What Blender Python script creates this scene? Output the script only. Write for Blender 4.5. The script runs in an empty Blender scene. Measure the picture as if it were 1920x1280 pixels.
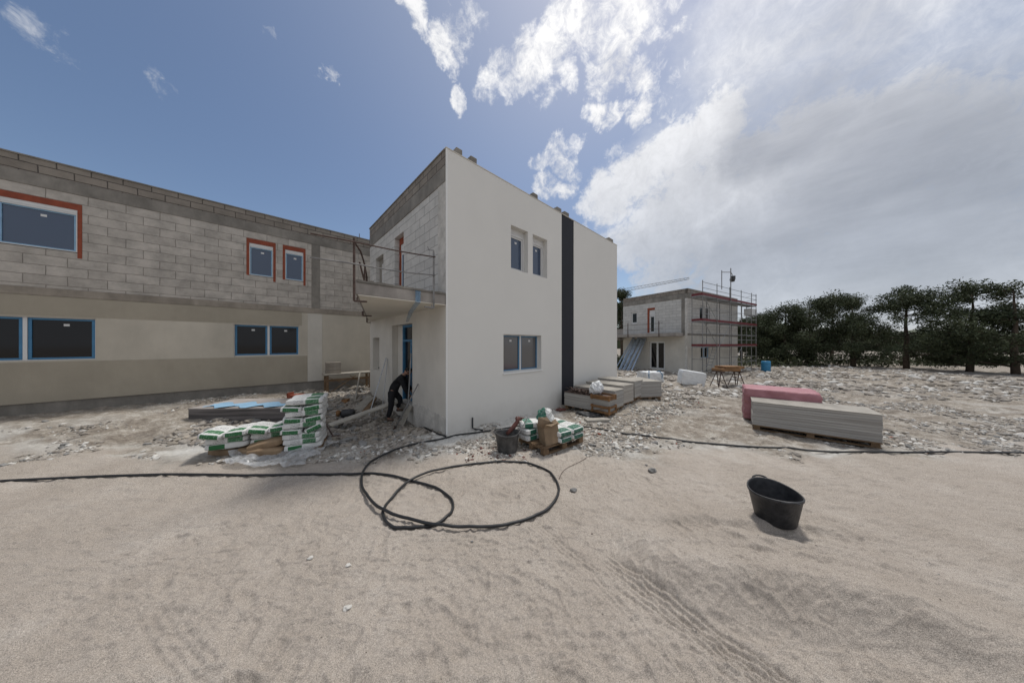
import bpy, bmesh, math, random
import numpy as np
from mathutils import Vector, Matrix, Euler
R = math.radians
random.seed(7)
S = bpy.context.scene
COL = S.collection

# ------------------------------------------------------------------ camera
F, HY, EYE = 495.0, 645.0, 2.2           # focal length and horizon row of the photograph (1920 wide), eye height
cam = bpy.data.cameras.new('camera'); camo = bpy.data.objects.new('camera', cam); COL.objects.link(camo)
cam.sensor_width = 36; cam.lens = 36*F/1920; cam.shift_y = 5/1920
camo.location = (0, 0, EYE); camo.rotation_euler = (R(90), 0, 0)
cam.clip_start = .05; cam.clip_end = 3000
S.camera = camo
S.view_settings.view_transform = 'Standard'; S.view_settings.look = 'None'
S.view_settings.exposure = 0.54; S.view_settings.gamma = 1

# ------------------------------------------------------------------ sun and sky
def dirpx(px, py):
    return Vector(((px-960)/F, 1, (HY-py)/F)).normalized()
SUN_AZ, SUN_EL = R(31), R(65)            # azimuth from +Y towards +X
sd = Vector((math.sin(SUN_AZ)*math.cos(SUN_EL), math.cos(SUN_AZ)*math.cos(SUN_EL), math.sin(SUN_EL)))
sl = bpy.data.lights.new('sun', 'SUN'); sl.energy = 1.95; sl.angle = R(8); sl.color = (1, .965, .91)
so = bpy.data.objects.new('sun', sl); COL.objects.link(so)
so.rotation_euler = (-sd).to_track_quat('-Z', 'Y').to_euler(); so.location = (0, 0, 30)

W = bpy.data.worlds.new('World'); S.world = W; W.use_nodes = True
nt = W.node_tree; N = nt.nodes; L = nt.links
for n in list(N): N.remove(n)
def wn(t, **k):
    n = N.new(t)
    for a, b in k.items(): setattr(n, a, b)
    return n
def wmath(op, a, b=None, c=None, clamp=False):
    n = wn('ShaderNodeMath', operation=op, use_clamp=clamp)
    for i, v in enumerate((a, b, c)):
        if v is None: continue
        if isinstance(v, (int, float)): n.inputs[i].default_value = v
        else: L.new(v, n.inputs[i])
    return n.outputs[0]
def wrange(v, a, b, c, d, smooth=True):
    n = wn('ShaderNodeMapRange', interpolation_type='SMOOTHSTEP' if smooth else 'LINEAR')
    L.new(v, n.inputs[0])
    for i, x in enumerate((a, b, c, d)): n.inputs[i+1].default_value = x
    return n.outputs[0]
def wmix(f, a, b):
    n = wn('ShaderNodeMix', data_type='RGBA')
    for s, v in ((n.inputs[0], f), (n.inputs[6], a), (n.inputs[7], b)):
        if hasattr(v, 'is_linked'): L.new(v, s)
        else: s.default_value = v
    return n.outputs[2]
tc = wn('ShaderNodeTexCoord'); D0 = tc.outputs['Generated']
sky = wn('ShaderNodeTexSky', sky_type='NISHITA', sun_disc=False, sun_elevation=SUN_EL, sun_rotation=SUN_AZ,
         altitude=100, air_density=1.0, dust_density=.8, ozone_density=1.4)
def wnoise(vec, scale, detail, rough=.55, off=(0, 0, 0), dist=0):
    m = wn('ShaderNodeMapping'); L.new(vec, m.inputs[0]); m.inputs['Location'].default_value = off
    n = wn('ShaderNodeTexNoise'); L.new(m.outputs[0], n.inputs['Vector'])
    n.inputs['Scale'].default_value = scale; n.inputs['Detail'].default_value = detail
    n.inputs['Roughness'].default_value = rough; n.inputs['Distortion'].default_value = dist
    return n
warp = wnoise(D0, 6.0, 7, .62)
vs = wn('ShaderNodeVectorMath', operation='SUBTRACT'); L.new(warp.outputs['Color'], vs.inputs[0]); vs.inputs[1].default_value = (.5, .5, .5)
vm = wn('ShaderNodeVectorMath', operation='SCALE'); L.new(vs.outputs[0], vm.inputs[0]); vm.inputs['Scale'].default_value = .20
va = wn('ShaderNodeVectorMath', operation='ADD'); L.new(D0, va.inputs[0]); L.new(vm.outputs[0], va.inputs[1])
vn = wn('ShaderNodeVectorMath', operation='NORMALIZE'); L.new(va.outputs[0], vn.inputs[0]); DW = vn.outputs[0]
def blob(px, py, r, w=1.0, soft=1.0):
    c = dirpx(px, py)
    ang = .5*(c.angle(dirpx(px+r, py)) + c.angle(dirpx(px, py-r)))
    d = wn('ShaderNodeVectorMath', operation='DOT_PRODUCT'); L.new(DW, d.inputs[0]); d.inputs[1].default_value = c
    return wrange(d.outputs['Value'], math.cos(ang*(1+.55*soft)), math.cos(ang*(1-.7*soft) if soft < 1 else ang*.3), 0, w)
def field(lst):
    acc = None
    for b in lst:
        o = blob(*b); acc = o if acc is None else wmath('MAXIMUM', acc, o)
    return acc
cumulus = [(1165, 95, 48), (1190, 50, 46), (1200, 140, 38), (1125, 120, 34, .85), (1215, 175, 24, .8), (1095, 15, 62), (1050, 50, 44, .9), (1135, 45, 40, .9), (1180, -30, 80),
    (1000, 110, 46), (975, 140, 34, .85), (1030, 85, 40), (1045, 130, 30, .85), (965, 165, 20, .7), (945, 115, 26, .8), (990, 70, 30, .7),
    (872, 62, 30, .85), (835, 72, 30), (800, 55, 16, .7), (785, 15, 34), (760, 0, 26, .8), (905, 35, 26, .7),
    (868, 168, 20, .85), (1250, 110, 30, .6), (1310, 90, 26, .55), (1290, 150, 30, .55), (1240, 30, 40, .7), (1330, 130, 30, .5), (1020, 180, 20, .6), (930, 150, 22, .6), (850, 110, 18, .6), (1105, 180, 18, .6), (1240, 200, 20, .6), (1160, 330, 22, .6), (1085, 260, 16, .6), (1128, 195, 28), (1190, 212, 26), (1160, 205, 18, .8), (1275, 60, 24, .7),
    (1050, 275, 24, .85), (1030, 292, 22, .85), (1065, 300, 26), (1075, 320, 22, .8), (1035, 345, 26, .9), (1060, 350, 24, .9), (1012, 292, 16, .7),
    (1160, 270, 22, .65), (542, 92, 16, .66), (612, 130, 12, .6), (300, 150, 26, .6), (90, 90, 40, .62)]
bank = [(1480, 330, 150), (1330, 420, 110), (1420, 500, 140), (1230, 440, 74), (1140, 370, 46), (1195, 335, 52), (1265, 290, 62),
    (1345, 235, 60), (1260, 505, 60, .85), (1640, 360, 240), (1700, 500, 200), (1105, 395, 28, .8), (1185, 475, 44, .75), (1330, 560, 80, .75), (1220, 540, 36, .6), (1380, 330, 90), (1290, 380, 80)]
veil = [(1470, 120, 190, .95), (1400, 40, 110, .7), (1600, 100, 260, .95), (1380, 190, 110, .75), (1300, 300, 120, .6), (1560, 330, 260, .95), (1240, 380, 110, .5), (1760, 200, 260, .9)]
rear = [((.3, -1, .7), 58, .95), ((-.9, -.5, .6), 30, .8), ((1, -.4, .5), 40, .9)]  # unseen cloud cover behind the camera, added to brighten the shaded facade
fc = field(cumulus); fb = field(bank); fv = None
for b_ in veil:
    c = dirpx(b_[0], b_[1]); ang = .5*(c.angle(dirpx(b_[0]+b_[2], b_[1]))+c.angle(dirpx(b_[0], b_[1]-b_[2])))
    d = wn('ShaderNodeVectorMath', operation='DOT_PRODUCT'); L.new(DW, d.inputs[0]); d.inputs[1].default_value = c
    o = wrange(d.outputs['Value'], math.cos(ang*1.5), math.cos(ang*.25), 0, b_[3]); fv = o if fv is None else wmath('MAXIMUM', fv, o)
fr = None
for (v_, a_, w_) in rear:
    d = wn('ShaderNodeVectorMath', operation='DOT_PRODUCT'); L.new(DW, d.inputs[0]); d.inputs[1].default_value = Vector(v_).normalized()
    o = wrange(d.outputs['Value'], math.cos(R(a_*1.25)), math.cos(R(a_*.6)), 0, w_); fr = o if fr is None else wmath('MAXIMUM', fr, o)
n1 = wnoise(D0, 11, 12, .66, dist=.6).outputs['Fac']
n2 = wnoise(D0, 38, 10, .70, (3, 1, 2), .9).outputs['Fac']
n3 = wnoise(D0, 3.2, 6, .55, (5, 2, 8)).outputs['Fac']
nn = wmath('ADD', wmath('MULTIPLY', wmath('SUBTRACT', n1, .5), 2.3), wmath('MULTIPLY', wmath('SUBTRACT', n2, .5), 1.3))
dc = wmath('ADD', wmath('SUBTRACT', fc, .52), nn)
db = wmath('ADD', wmath('SUBTRACT', fb, .40), wmath('MULTIPLY', nn, .55))
mc = wmath('MULTIPLY', wrange(dc, -.22, .80, 0, 1), wrange(fc, .02, .5, 0, 1))
mb = wmath('MULTIPLY', wrange(db, -.22, .48, 0, 1), wrange(fb, .02, .3, 0, 1))
mst = wn('ShaderNodeMapping'); L.new(D0, mst.inputs[0]); mst.inputs['Rotation'].default_value = (0, R(-52), 0); mst.inputs['Scale'].default_value = (1.6, 3, 11)
nst = wn('ShaderNodeTexNoise'); L.new(mst.outputs[0], nst.inputs['Vector']); nst.inputs['Scale'].default_value = 1.3; nst.inputs['Detail'].default_value = 7; nst.inputs['Roughness'].default_value = .6
n3 = wmath('ADD', wmath('MULTIPLY', n3, .45), wmath('MULTIPLY', nst.outputs['Fac'], .55))
mv = wmath('MULTIPLY', fv, wrange(wmath('ADD', wmath('MULTIPLY', wmath('SUBTRACT', n3, .5), 1.6), wmath('MULTIPLY', nn, .35)), -.45, .45, .45, 1.0))
mask = wmath('MAXIMUM', wmath('MAXIMUM', mc, wmath('MULTIPLY', mb, .88)), wmath('MAXIMUM', wmath('MULTIPLY', mv, .92), fr))
dsn = wn('ShaderNodeVectorMath', operation='DOT_PRODUCT'); L.new(D0, dsn.inputs[0]); dsn.inputs[1].default_value = sd
near = wrange(dsn.outputs['Value'], .6, 1.0, 0, 1, False)
fg = field([(1490, 240, 130), (1560, 80, 90, .5), (1230, 480, 60, .45), (1260, 400, 50, .35), (1340, 550, 80, .6), (1410, 470, 90, .75), (1300, 480, 60, .55), (1330, 330, 70, .4), (1660, 380, 240), (1220, 440, 30, .3), (1175, 110, 26, .35)])
thick = wmath('MULTIPLY', wrange(fg, 0, 1.0, 0, 1, False), wrange(wmath('ADD', n3, wmath('MULTIPLY', nn, .15)), .3, .65, .45, 1.0))
shade = thick
cloud_bright = wmix(near, (3.9, 4.1, 4.5, 1), (7.6, 7.5, 7.4, 1))
cloud_grey = wmix(near, (2.5, 2.65, 2.95, 1), (3.4, 3.45, 3.7, 1))
ccol = wmix(shade, cloud_bright, cloud_grey)
tex = wn('ShaderNodeMix', data_type='RGBA', blend_type='MULTIPLY'); tex.inputs[0].default_value = 1; L.new(ccol, tex.inputs[6])
tr = wrange(nn, -.5, .5, .90, 1.06); cmb = wn('ShaderNodeCombineColor'); [L.new(tr, cmb.inputs[i]) for i in range(3)]; L.new(cmb.outputs[0], tex.inputs[7])
hz = wmath('MULTIPLY', wmath('POWER', wmath('MAXIMUM', dsn.outputs['Value'], 0), 5), .30)
dm = wn('ShaderNodeVectorMath', operation='MULTIPLY'); L.new(sky.outputs[0], dm.inputs[0]); dm.inputs[1].default_value = (.67, .665, .67)
cap = wn('ShaderNodeVectorMath', operation='MINIMUM'); L.new(dm.outputs[0], cap.inputs[0]); cap.inputs[1].default_value = (4.3, 4.7, 5.6)
skh = wmix(hz, cap.outputs[0], (5.0, 5.3, 6.0, 1))
final = wmix(mask, skh, tex.outputs[2])
bg = wn('ShaderNodeBackground'); L.new(final, bg.inputs[0]); bg.inputs[1].default_value = .1
wo = wn('ShaderNodeOutputWorld'); L.new(bg.outputs[0], wo.inputs[0])

# ------------------------------------------------------------------ helpers
def tag(o, label=None, cat=None, group=None, kind=None):
    if label: o['label'] = label
    if cat: o['category'] = cat
    if group: o['group'] = group
    if kind: o['kind'] = kind
    return o
def empty(name, loc=(0, 0, 0), rz=0, label=None, cat=None, group=None):
    o = bpy.data.objects.new(name, None); COL.objects.link(o); o.location = loc; o.rotation_euler = (0, 0, rz)
    o.empty_display_size = .1
    return tag(o, label, cat, group)
def V3(p): return Vector(p)
class MB:
    def __init__(s): s.v = []; s.f = []; s.uv = {}; s.mi = []
    def add(s, vs, fs, mi=0):
        b = len(s.v); s.v += [tuple(v) for v in vs]
        for f in fs: s.f.append(tuple(b+i for i in f)); s.mi.append(mi)
    def obox(s, c, ax, ay, az, mi=0):       # centre and three half-axis vectors
        c, ax, ay, az = map(Vector, (c, ax, ay, az))
        vs = [c+i*ax+j*ay+k*az for k in (-1, 1) for j in (-1, 1) for i in (-1, 1)]
        s.add(vs, [(0, 2, 3, 1), (4, 5, 7, 6), (0, 1, 5, 4), (2, 6, 7, 3), (0, 4, 6, 2), (1, 3, 7, 5)], mi)
    def box(s, x0, x1, y0, y1, z0, z1, mi=0):
        s.obox(((x0+x1)/2, (y0+y1)/2, (z0+z1)/2), ((x1-x0)/2, 0, 0), (0, (y1-y0)/2, 0), (0, 0, (z1-z0)/2), mi)
    def bar(s, a, b, w, h, up=(0, 0, 1), mi=0):   # rectangular bar from a to b
        a, b, up = Vector(a), Vector(b), Vector(up); d = (b-a)
        x = d.normalized(); y = up.cross(x)
        if y.length < 1e-4: y = Vector((1, 0, 0)).cross(x)
        y.normalize(); z = x.cross(y)
        s.obox((a+b)/2, d/2, y*w/2, z*h/2, mi)
    def tube(s, pts, r, n=8, caps=True, mi=0):
        pts = [Vector(p) for p in pts]; rs = r if isinstance(r, (list, tuple)) else [r]*len(pts)
        rings = []; prev = None
        for i, p in enumerate(pts):
            d = (pts[min(i+1, len(pts)-1)]-pts[max(i-1, 0)]).normalized()
            if prev is None: x = d.cross(Vector((0, 0, 1)) if abs(d.z) < .9 else Vector((1, 0, 0))).normalized()
            else: x = (prev-d*prev.dot(d)).normalized()
            prev = x; y = d.cross(x)
            rings.append([p+(x*math.cos(2*math.pi*k/n)+y*math.sin(2*math.pi*k/n))*rs[i] for k in range(n)])
        vs = [v for q in rings for v in q]; fs = []
        for i in range(len(pts)-1):
            for k in range(n):
                a = i*n+k; b = i*n+(k+1) % n; fs.append((a, b, b+n, a+n))
        if caps: fs.append(tuple(range(n))[::-1]); fs.append(tuple((len(pts)-1)*n+k for k in range(n)))
        s.add(vs, fs, mi)
    def lathe(s, prof, c=(0, 0, 0), n=32, mi=0):
        c = Vector(c); vs = []; fs = []
        for (r, z) in prof:
            for k in range(n):
                a = 2*math.pi*k/n; vs.append(c+Vector((r*math.cos(a), r*math.sin(a), z)))
        for i in range(len(prof)-1):
            for k in range(n):
                a = i*n+k; b = i*n+(k+1) % n; fs.append((a, b, b+n, a+n))
        s.add(vs, fs, mi)
    def build(s, name, mats, parent=None, smooth=False, bevel=0, seg=2, loc=None):
        me = bpy.data.meshes.new(name); me.from_pydata(s.v, [], s.f)
        if not isinstance(mats, (list, tuple)): mats = [mats]
        for m in mats: me.materials.append(m)
        if len(mats) > 1: me.polygons.foreach_set('material_index', s.mi)
        if smooth: me.polygons.foreach_set('use_smooth', [True]*len(me.polygons))
        if s.uv:
            ul = me.uv_layers.new(name='UVMap')
            for p in me.polygons:
                for li in p.loop_indices:
                    ul.data[li].uv = s.uv.get(me.loops[li].vertex_index, (0, 0))
        me.update()
        o = bpy.data.objects.new(name, me); COL.objects.link(o)
        if parent: o.parent = parent
        if loc: o.location = loc
        if bevel:
            m = o.modifiers.new('bevel', 'BEVEL'); m.width = bevel; m.segments = seg; m.limit_method = 'ANGLE'; m.angle_limit = R(40)
        return o
def copy_tree(o, parent=None):
    c = o.copy(); COL.objects.link(c)
    if parent: c.parent = parent
    for ch in list(o.children): copy_tree(ch, c)
    return c

# ------------------------------------------------------------------ materials
def mat(name, col, rough=.85, var=.12, scale=3.0, bump=.15, bscale=45., metal=0., col2=None, spec=.4, stain=0., detail=6, bdist=.01):
    m = bpy.data.materials.new(name); m.use_nodes = True; t = m.node_tree; n = t.nodes; l = t.links
    b = n['Principled BSDF']; b.inputs['Roughness'].default_value = rough; b.inputs['Metallic'].default_value = metal
    b.inputs['Specular IOR Level'].default_value = spec
    co = n.new('ShaderNodeTexCoord')
    no = n.new('ShaderNodeTexNoise'); l.new(co.outputs['Object'], no.inputs['Vector'])
    no.inputs['Scale'].default_value = scale; no.inputs['Detail'].default_value = detail; no.inputs['Roughness'].default_value = .6
    rp = n.new('ShaderNodeValToRGB'); l.new(no.outputs['Fac'], rp.inputs[0])
    c2 = col2 or tuple(c*(1-var*1.6) for c in col)
    rp.color_ramp.elements[0].position = .3; rp.color_ramp.elements[0].color = (*c2, 1)
    rp.color_ramp.elements[1].position = .7; rp.color_ramp.elements[1].color = (*(col if col2 else tuple(min(1, c*(1+var)) for c in col)), 1)
    out = rp.outputs[0]
    if stain:
        n2 = n.new('ShaderNodeTexNoise'); mp = n.new('ShaderNodeMapping'); l.new(co.outputs['Object'], mp.inputs[0]); mp.inputs['Scale'].default_value = (1, 1, .35)
        l.new(mp.outputs[0], n2.inputs['Vector']); n2.inputs['Scale'].default_value = scale*.45; n2.inputs['Detail'].default_value = 9; n2.inputs['Roughness'].default_value = .7
        r2 = n.new('ShaderNodeValToRGB'); l.new(n2.outputs['Fac'], r2.inputs[0]); r2.color_ramp.elements[0].position = .42; r2.color_ramp.elements[1].position = .62
        r2.color_ramp.elements[0].color = (1-stain,)*3+(1,); r2.color_ramp.elements[1].color = (1, 1, 1, 1)
        mx = n.new('ShaderNodeMix'); mx.data_type = 'RGBA'; mx.blend_type = 'MULTIPLY'; mx.inputs[0].default_value = 1
        l.new(out, mx.inputs[6]); l.new(r2.outputs[0], mx.inputs[7]); out = mx.outputs[2]
    l.new(out, b.inputs['Base Color'])
    if bump:
        nb = n.new('ShaderNodeTexNoise'); l.new(co.outputs['Object'], nb.inputs['Vector']); nb.inputs['Scale'].default_value = bscale; nb.inputs['Detail'].default_value = 8
        bm_ = n.new('ShaderNodeBump'); l.new(nb.outputs['Fac'], bm_.inputs['Height']); bm_.inputs['Strength'].default_value = bump; bm_.inputs['Distance'].default_value = bdist
        l.new(bm_.outputs[0], b.inputs['Normal'])
    return m
def blocks(name, c1, c2, joint, bw=.6, rh=.25, mortar=.012, stain=.25, bump=.6, rough=.9):
    m = bpy.data.materials.new(name); m.use_nodes = True; t = m.node_tree; n = t.nodes; l = t.links
    b = n['Principled BSDF']; b.inputs['Roughness'].default_value = rough; b.inputs['Specular IOR Level'].default_value = .2
    co = n.new('ShaderNodeTexCoord')
    # wobble so joints are not ruler straight
    wn_ = n.new('ShaderNodeTexNoise'); l.new(co.outputs['UV'], wn_.inputs['Vector']); wn_.inputs['Scale'].default_value = 6
    sc = n.new('ShaderNodeVectorMath'); sc.operation = 'SCALE'; l.new(wn_.outputs['Color'], sc.inputs[0]); sc.inputs['Scale'].default_value = .025
    ad = n.new('ShaderNodeVectorMath'); ad.operation = 'ADD'; l.new(co.outputs['UV'], ad.inputs[0]); l.new(sc.outputs[0], ad.inputs[1])
    br = n.new('ShaderNodeTexBrick'); l.new(ad.outputs[0], br.inputs['Vector']); br.inputs['Scale'].default_value = 1
    br.inputs['Brick Width'].default_value = bw; br.inputs['Row Height'].default_value = rh; br.inputs['Mortar Size'].default_value = mortar
    br.inputs['Mortar Smooth'].default_value = .4; br.inputs['Bias'].default_value = 0
    br.inputs['Color1'].default_value = (*c1, 1); br.inputs['Color2'].default_value = (*c2, 1); br.inputs['Mortar'].default_value = (*joint, 1)
    ns = n.new('ShaderNodeTexNoise'); l.new(co.outputs['UV'], ns.inputs['Vector']); ns.inputs['Scale'].default_value = 2.2; ns.inputs['Detail'].default_value = 10; ns.inputs['Roughness'].default_value = .7
    rr = n.new('ShaderNodeValToRGB'); l.new(ns.outputs['Fac'], rr.inputs[0]); rr.color_ramp.elements[0].position = .36; rr.color_ramp.elements[1].position = .6
    rr.color_ramp.elements[0].color = (1-stain, 1-stain, (1-stain)*.98, 1); rr.color_ramp.elements[1].color = (1.05, 1.04, 1.02, 1)
    mx = n.new('ShaderNodeMix'); mx.data_type = 'RGBA'; mx.blend_type = 'MULTIPLY'; mx.inputs[0].default_value = 1
    l.new(br.outputs['Color'], mx.inputs[6]); l.new(rr.outputs[0], mx.inputs[7]); l.new(mx.outputs[2], b.inputs['Base Color'])
    nf = n.new('ShaderNodeTexNoise'); l.new(co.outputs['UV'], nf.inputs['Vector']); nf.inputs['Scale'].default_value = 30; nf.inputs['Detail'].default_value = 8
    s1 = n.new('ShaderNodeMath'); s1.operation = 'MULTIPLY_ADD'; l.new(br.outputs['Fac'], s1.inputs[0]); s1.inputs[1].default_value = -1.2; l.new(nf.outputs['Fac'], s1.inputs[2])
    bp = n.new('ShaderNodeBump'); l.new(s1.outputs[0], bp.inputs['Height']); bp.inputs['Strength'].default_value = bump; bp.inputs['Distance'].default_value = .012
    l.new(bp.outputs[0], b.inputs['Normal'])
    return m
def layered(name, c1, c2, per=.0125, rough=.8):      # edges of stacked boards, in object z
    m = mat(name, c1, rough, .1, 4, 0)
    n = m.node_tree.nodes; l = m.node_tree.links; b = n['Principled BSDF']
    co = n.new('ShaderNodeTexCoord'); mp = n.new('ShaderNodeMapping'); l.new(co.outputs['Object'], mp.inputs[0]); mp.inputs['Scale'].default_value = (.6, .6, 1/per/3)
    no = n.new('ShaderNodeTexNoise'); l.new(mp.outputs[0], no.inputs['Vector']); no.inputs['Scale'].default_value = 1.0; no.inputs['Detail'].default_value = 3
    rp = n.new('ShaderNodeValToRGB'); l.new(no.outputs['Fac'], rp.inputs[0]); rp.color_ramp.elements[0].position = .35; rp.color_ramp.elements[1].position = .62
    rp.color_ramp.elements[0].color = (*c2, 1); rp.color_ramp.elements[1].color = (*c1, 1); l.new(rp.outputs[0], b.inputs['Base Color'])
    bp = n.new('ShaderNodeBump'); l.new(no.outputs['Fac'], bp.inputs['Height']); bp.inputs['Strength'].default_value = .8; bp.inputs['Distance'].default_value = .01; l.new(bp.outputs[0], b.inputs['Normal'])
    return m
M = {}
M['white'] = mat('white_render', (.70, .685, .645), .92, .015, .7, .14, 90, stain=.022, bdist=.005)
def footdirt(m, amt):
    n = m.node_tree.nodes; l = m.node_tree.links; b = n['Principled BSDF']; base = b.inputs['Base Color'].links[0].from_socket
    g = n.new('ShaderNodeNewGeometry'); sp = n.new('ShaderNodeSeparateXYZ'); l.new(g.outputs['Position'], sp.inputs[0])
    no = n.new('ShaderNodeTexNoise'); l.new(g.outputs['Position'], no.inputs['Vector']); no.inputs['Scale'].default_value = 3.5; no.inputs['Detail'].default_value = 10; no.inputs['Roughness'].default_value = .7
    q = n.new('ShaderNodeMath'); q.operation = 'MULTIPLY_ADD'; l.new(no.outputs['Fac'], q.inputs[0]); q.inputs[1].default_value = -1.1; l.new(sp.outputs[2], q.inputs[2])
    r = n.new('ShaderNodeMapRange'); l.new(q.outputs[0], r.inputs[0]); r.inputs[1].default_value = -.75; r.inputs[2].default_value = .05; r.inputs[3].default_value = amt; r.inputs[4].default_value = 0
    x = n.new('ShaderNodeMix'); x.data_type = 'RGBA'; l.new(r.outputs[0], x.inputs[0]); l.new(base, x.inputs[6]); x.inputs[7].default_value = (.40, .37, .33, 1); l.new(x.outputs[2], b.inputs['Base Color'])
footdirt(M['white'], .3)
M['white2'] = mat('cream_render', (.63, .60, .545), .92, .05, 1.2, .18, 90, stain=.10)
M['soffit'] = mat('soffit_plaster', (.68, .64, .56), .92, .04, 1.2, .12, 90, stain=.06)
M['corner'] = mat('pvc_bead', (.75, .75, .73), .6, .02, 3, 0)
M['cream'] = mat('base_coat_cream', (.53, .485, .405), .95, .06, 1.1, .3, 60, stain=.14)
M['cream_d'] = mat('base_coat_olive', (.38, .34, .27), .95, .05, 1.3, .3, 60, stain=.12)
M['cream_l'] = mat('base_coat_pale', (.57, .54, .48), .95, .05, 1.5, .3, 60, stain=.12)
M['block'] = blocks('aerated_blocks', (.50, .465, .425), (.42, .39, .355), (.25, .23, .205), .6, .25, .008, .28)
M['block_w'] = blocks('coated_blocks', (.56, .55, .53), (.50, .49, .475), (.25, .24, .225), .6, .25, .008, .12, .5)
M['block_d'] = blocks('parapet_blocks', (.28, .25, .218), (.22, .195, .17), (.09, .08, .072), .5, .2, .012, .2)
M['concrete'] = mat('concrete', (.27, .25, .22), .9, .14, 2.5, .5, 30, stain=.3)
M['concrete_b'] = mat('brown_concrete', (.33, .29, .24), .9, .14, 2.5, .5, 30, stain=.25)
M['slab'] = mat('slab_concrete', (.36, .33, .30), .9, .14, 2.5, .45, 30, stain=.25)
M['mortar'] = mat('rough_mortar', (.60, .575, .53), .95, .14, 5, 1.0, 18, stain=.15, bdist=.02)
M['anthracite'] = mat('anthracite_paint', (.021, .022, .028), .75, .05, 2, .08, 120)
M['orange'] = mat('terracotta_insulation', (.25, .062, .032), .85, .15, 6, .2)
M['blue'] = mat('blue_film', (.05, .18, .33), .4, .1, 5, .1)
M['bluelt'] = mat('pale_blue_tape', (.25, .42, .58), .5, .1, 5, .1)
M['pvc'] = mat('window_pvc', (.62, .62, .61), .45, .03, 3, 0)
M['steel'] = mat('galvanised_steel', (.36, .37, .38), .45, .15, 9, .1, metal=.7)
M['rust'] = mat('rusty_steel', (.085, .055, .045), .8, .3, 9, .3)
M['greypipe'] = mat('weathered_tube', (.22, .215, .21), .6, .2, 8, .2)
M['red'] = mat('red_toe_board', (.15, .026, .03), .6, .2, 4, .1)
M['wood'] = mat('pallet_wood', (.23, .15, .085), .85, .25, 5, .3, col2=(.12, .075, .042))
M['wood_o'] = mat('fresh_crate_wood', (.34, .185, .08), .85, .2, 5, .4, col2=(.19, .10, .045), stain=.3)
M['plank'] = mat('scaffold_plank', (.34, .315, .27), .9, .2, 6, .35, 30, col2=(.22, .2, .17))
M['plank2'] = mat('pale_plank', (.47, .44, .38), .9, .1, 5, .35, 30, stain=.15)
M['black'] = mat('black_pe_pipe', (.018, .019, .021), .45, .25, 12, .2)
M['rubber'] = mat('black_rubber', (.05, .05, .053), .5, .4, 16, .4, 30, col2=(.014, .015, .018))
M['rubber_g'] = mat('dusty_rubber', (.15, .148, .145), .8, .3, 7, .4, 25, col2=(.035, .035, .037), stain=.3)
M['dust'] = mat('dried_cement', (.34, .33, .31), .95, .2, 8, .6)
M['stone'] = mat('pale_stone', (.40, .365, .32), .95, .2, 9, .7, 40, col2=(.20, .175, .15))
M['stone_w'] = mat('white_chip', (.58, .56, .52), .95, .1, 20, .5)
M['stone_g'] = mat('grey_stone', (.24, .235, .225), .95, .2, 20, .7, 50)
M['kraft'] = mat('brown_paper', (.30, .21, .13), .85, .15, 6, .4, 14, col2=(.2, .135, .08))
M['card'] = mat('cardboard', (.27, .195, .125), .9, .15, 6, .4, 16, stain=.2)
M['wplastic'] = mat('white_plastic', (.68, .69, .69), .45, .06, 6, .5, 12)
M['pink'] = mat('pink_wrap', (.42, .20, .22), .5, .15, 4, .5, 10, col2=(.30, .12, .135))
M['bluebarrel'] = mat('blue_plastic', (.03, .19, .36), .4, .1, 4, .1)
M['redpl'] = mat('red_plastic', (.16, .062, .05), .6, .3, 8, .3)
M['gboard'] = layered('grey_board_stack', (.40, .385, .36), (.27, .255, .235))
M['gboard2'] = layered('grey_board_stack_warm', (.43, .40, .36), (.32, .295, .26))
M['gboard_t'] = mat('grey_board_face', (.36, .335, .295), .9, .15, 3, .3, stain=.2)
M['dboard'] = layered('dark_board_stack', (.16, .145, .14), (.05, .045, .045), .03)
M['lilac'] = mat('dusty_board_top', (.34, .31, .29), .8, .15, 3, .2)
M['zinc'] = mat('zinc_profile', (.50, .56, .62), .35, .15, 5, .1, metal=.6)
M['cloth'] = mat('black_cloth', (.010, .010, .012), .9, .2, 10, .4, 30)
M['jeans'] = mat('black_trousers', (.013, .013, .016), .9, .2, 10, .4, 30)
M['skin'] = mat('skin', (.30, .17, .12), .6, .08, 20, .1)
M['hair'] = mat('dark_hair', (.012, .010, .009), .7, .2, 60, .5, 200)
M['shoe'] = mat('brown_shoe', (.09, .055, .04), .7, .2, 20, .2)
M['bark'] = mat('bark', (.10, .075, .055), .95, .3, 6, .8, 20)
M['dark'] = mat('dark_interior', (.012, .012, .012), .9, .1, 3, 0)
def glassmat(name, col, rough=.04):
    m = mat(name, col, rough, .0, 3, 0, spec=.9); return m
M['glass'] = glassmat('window_glass', (.010, .010, .011), .06)
M['glass'].node_tree.nodes['Principled BSDF'].inputs['Specular IOR Level'].default_value = .35
M['glass_b'] = glassmat('filmed_glass', (.03, .055, .105), .12)
M['glass_g'] = glassmat('reflection_grey_glass', (.10, .098, .10), .10)  # grey reflection of the lower facade window put into the pane's base colour
# foliage
def foliage(name, c1, c2):
    m = mat(name, c1, .7, .2, 1.2, 0, col2=c2, spec=.25)
    b = m.node_tree.nodes['Principled BSDF']
    return m
M['pine'] = foliage('pine_needles', (.085, .10, .05), (.04, .052, .027))
M['pine2'] = foliage('pine_needles_olive', (.078, .088, .04), (.036, .045, .022))
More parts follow.
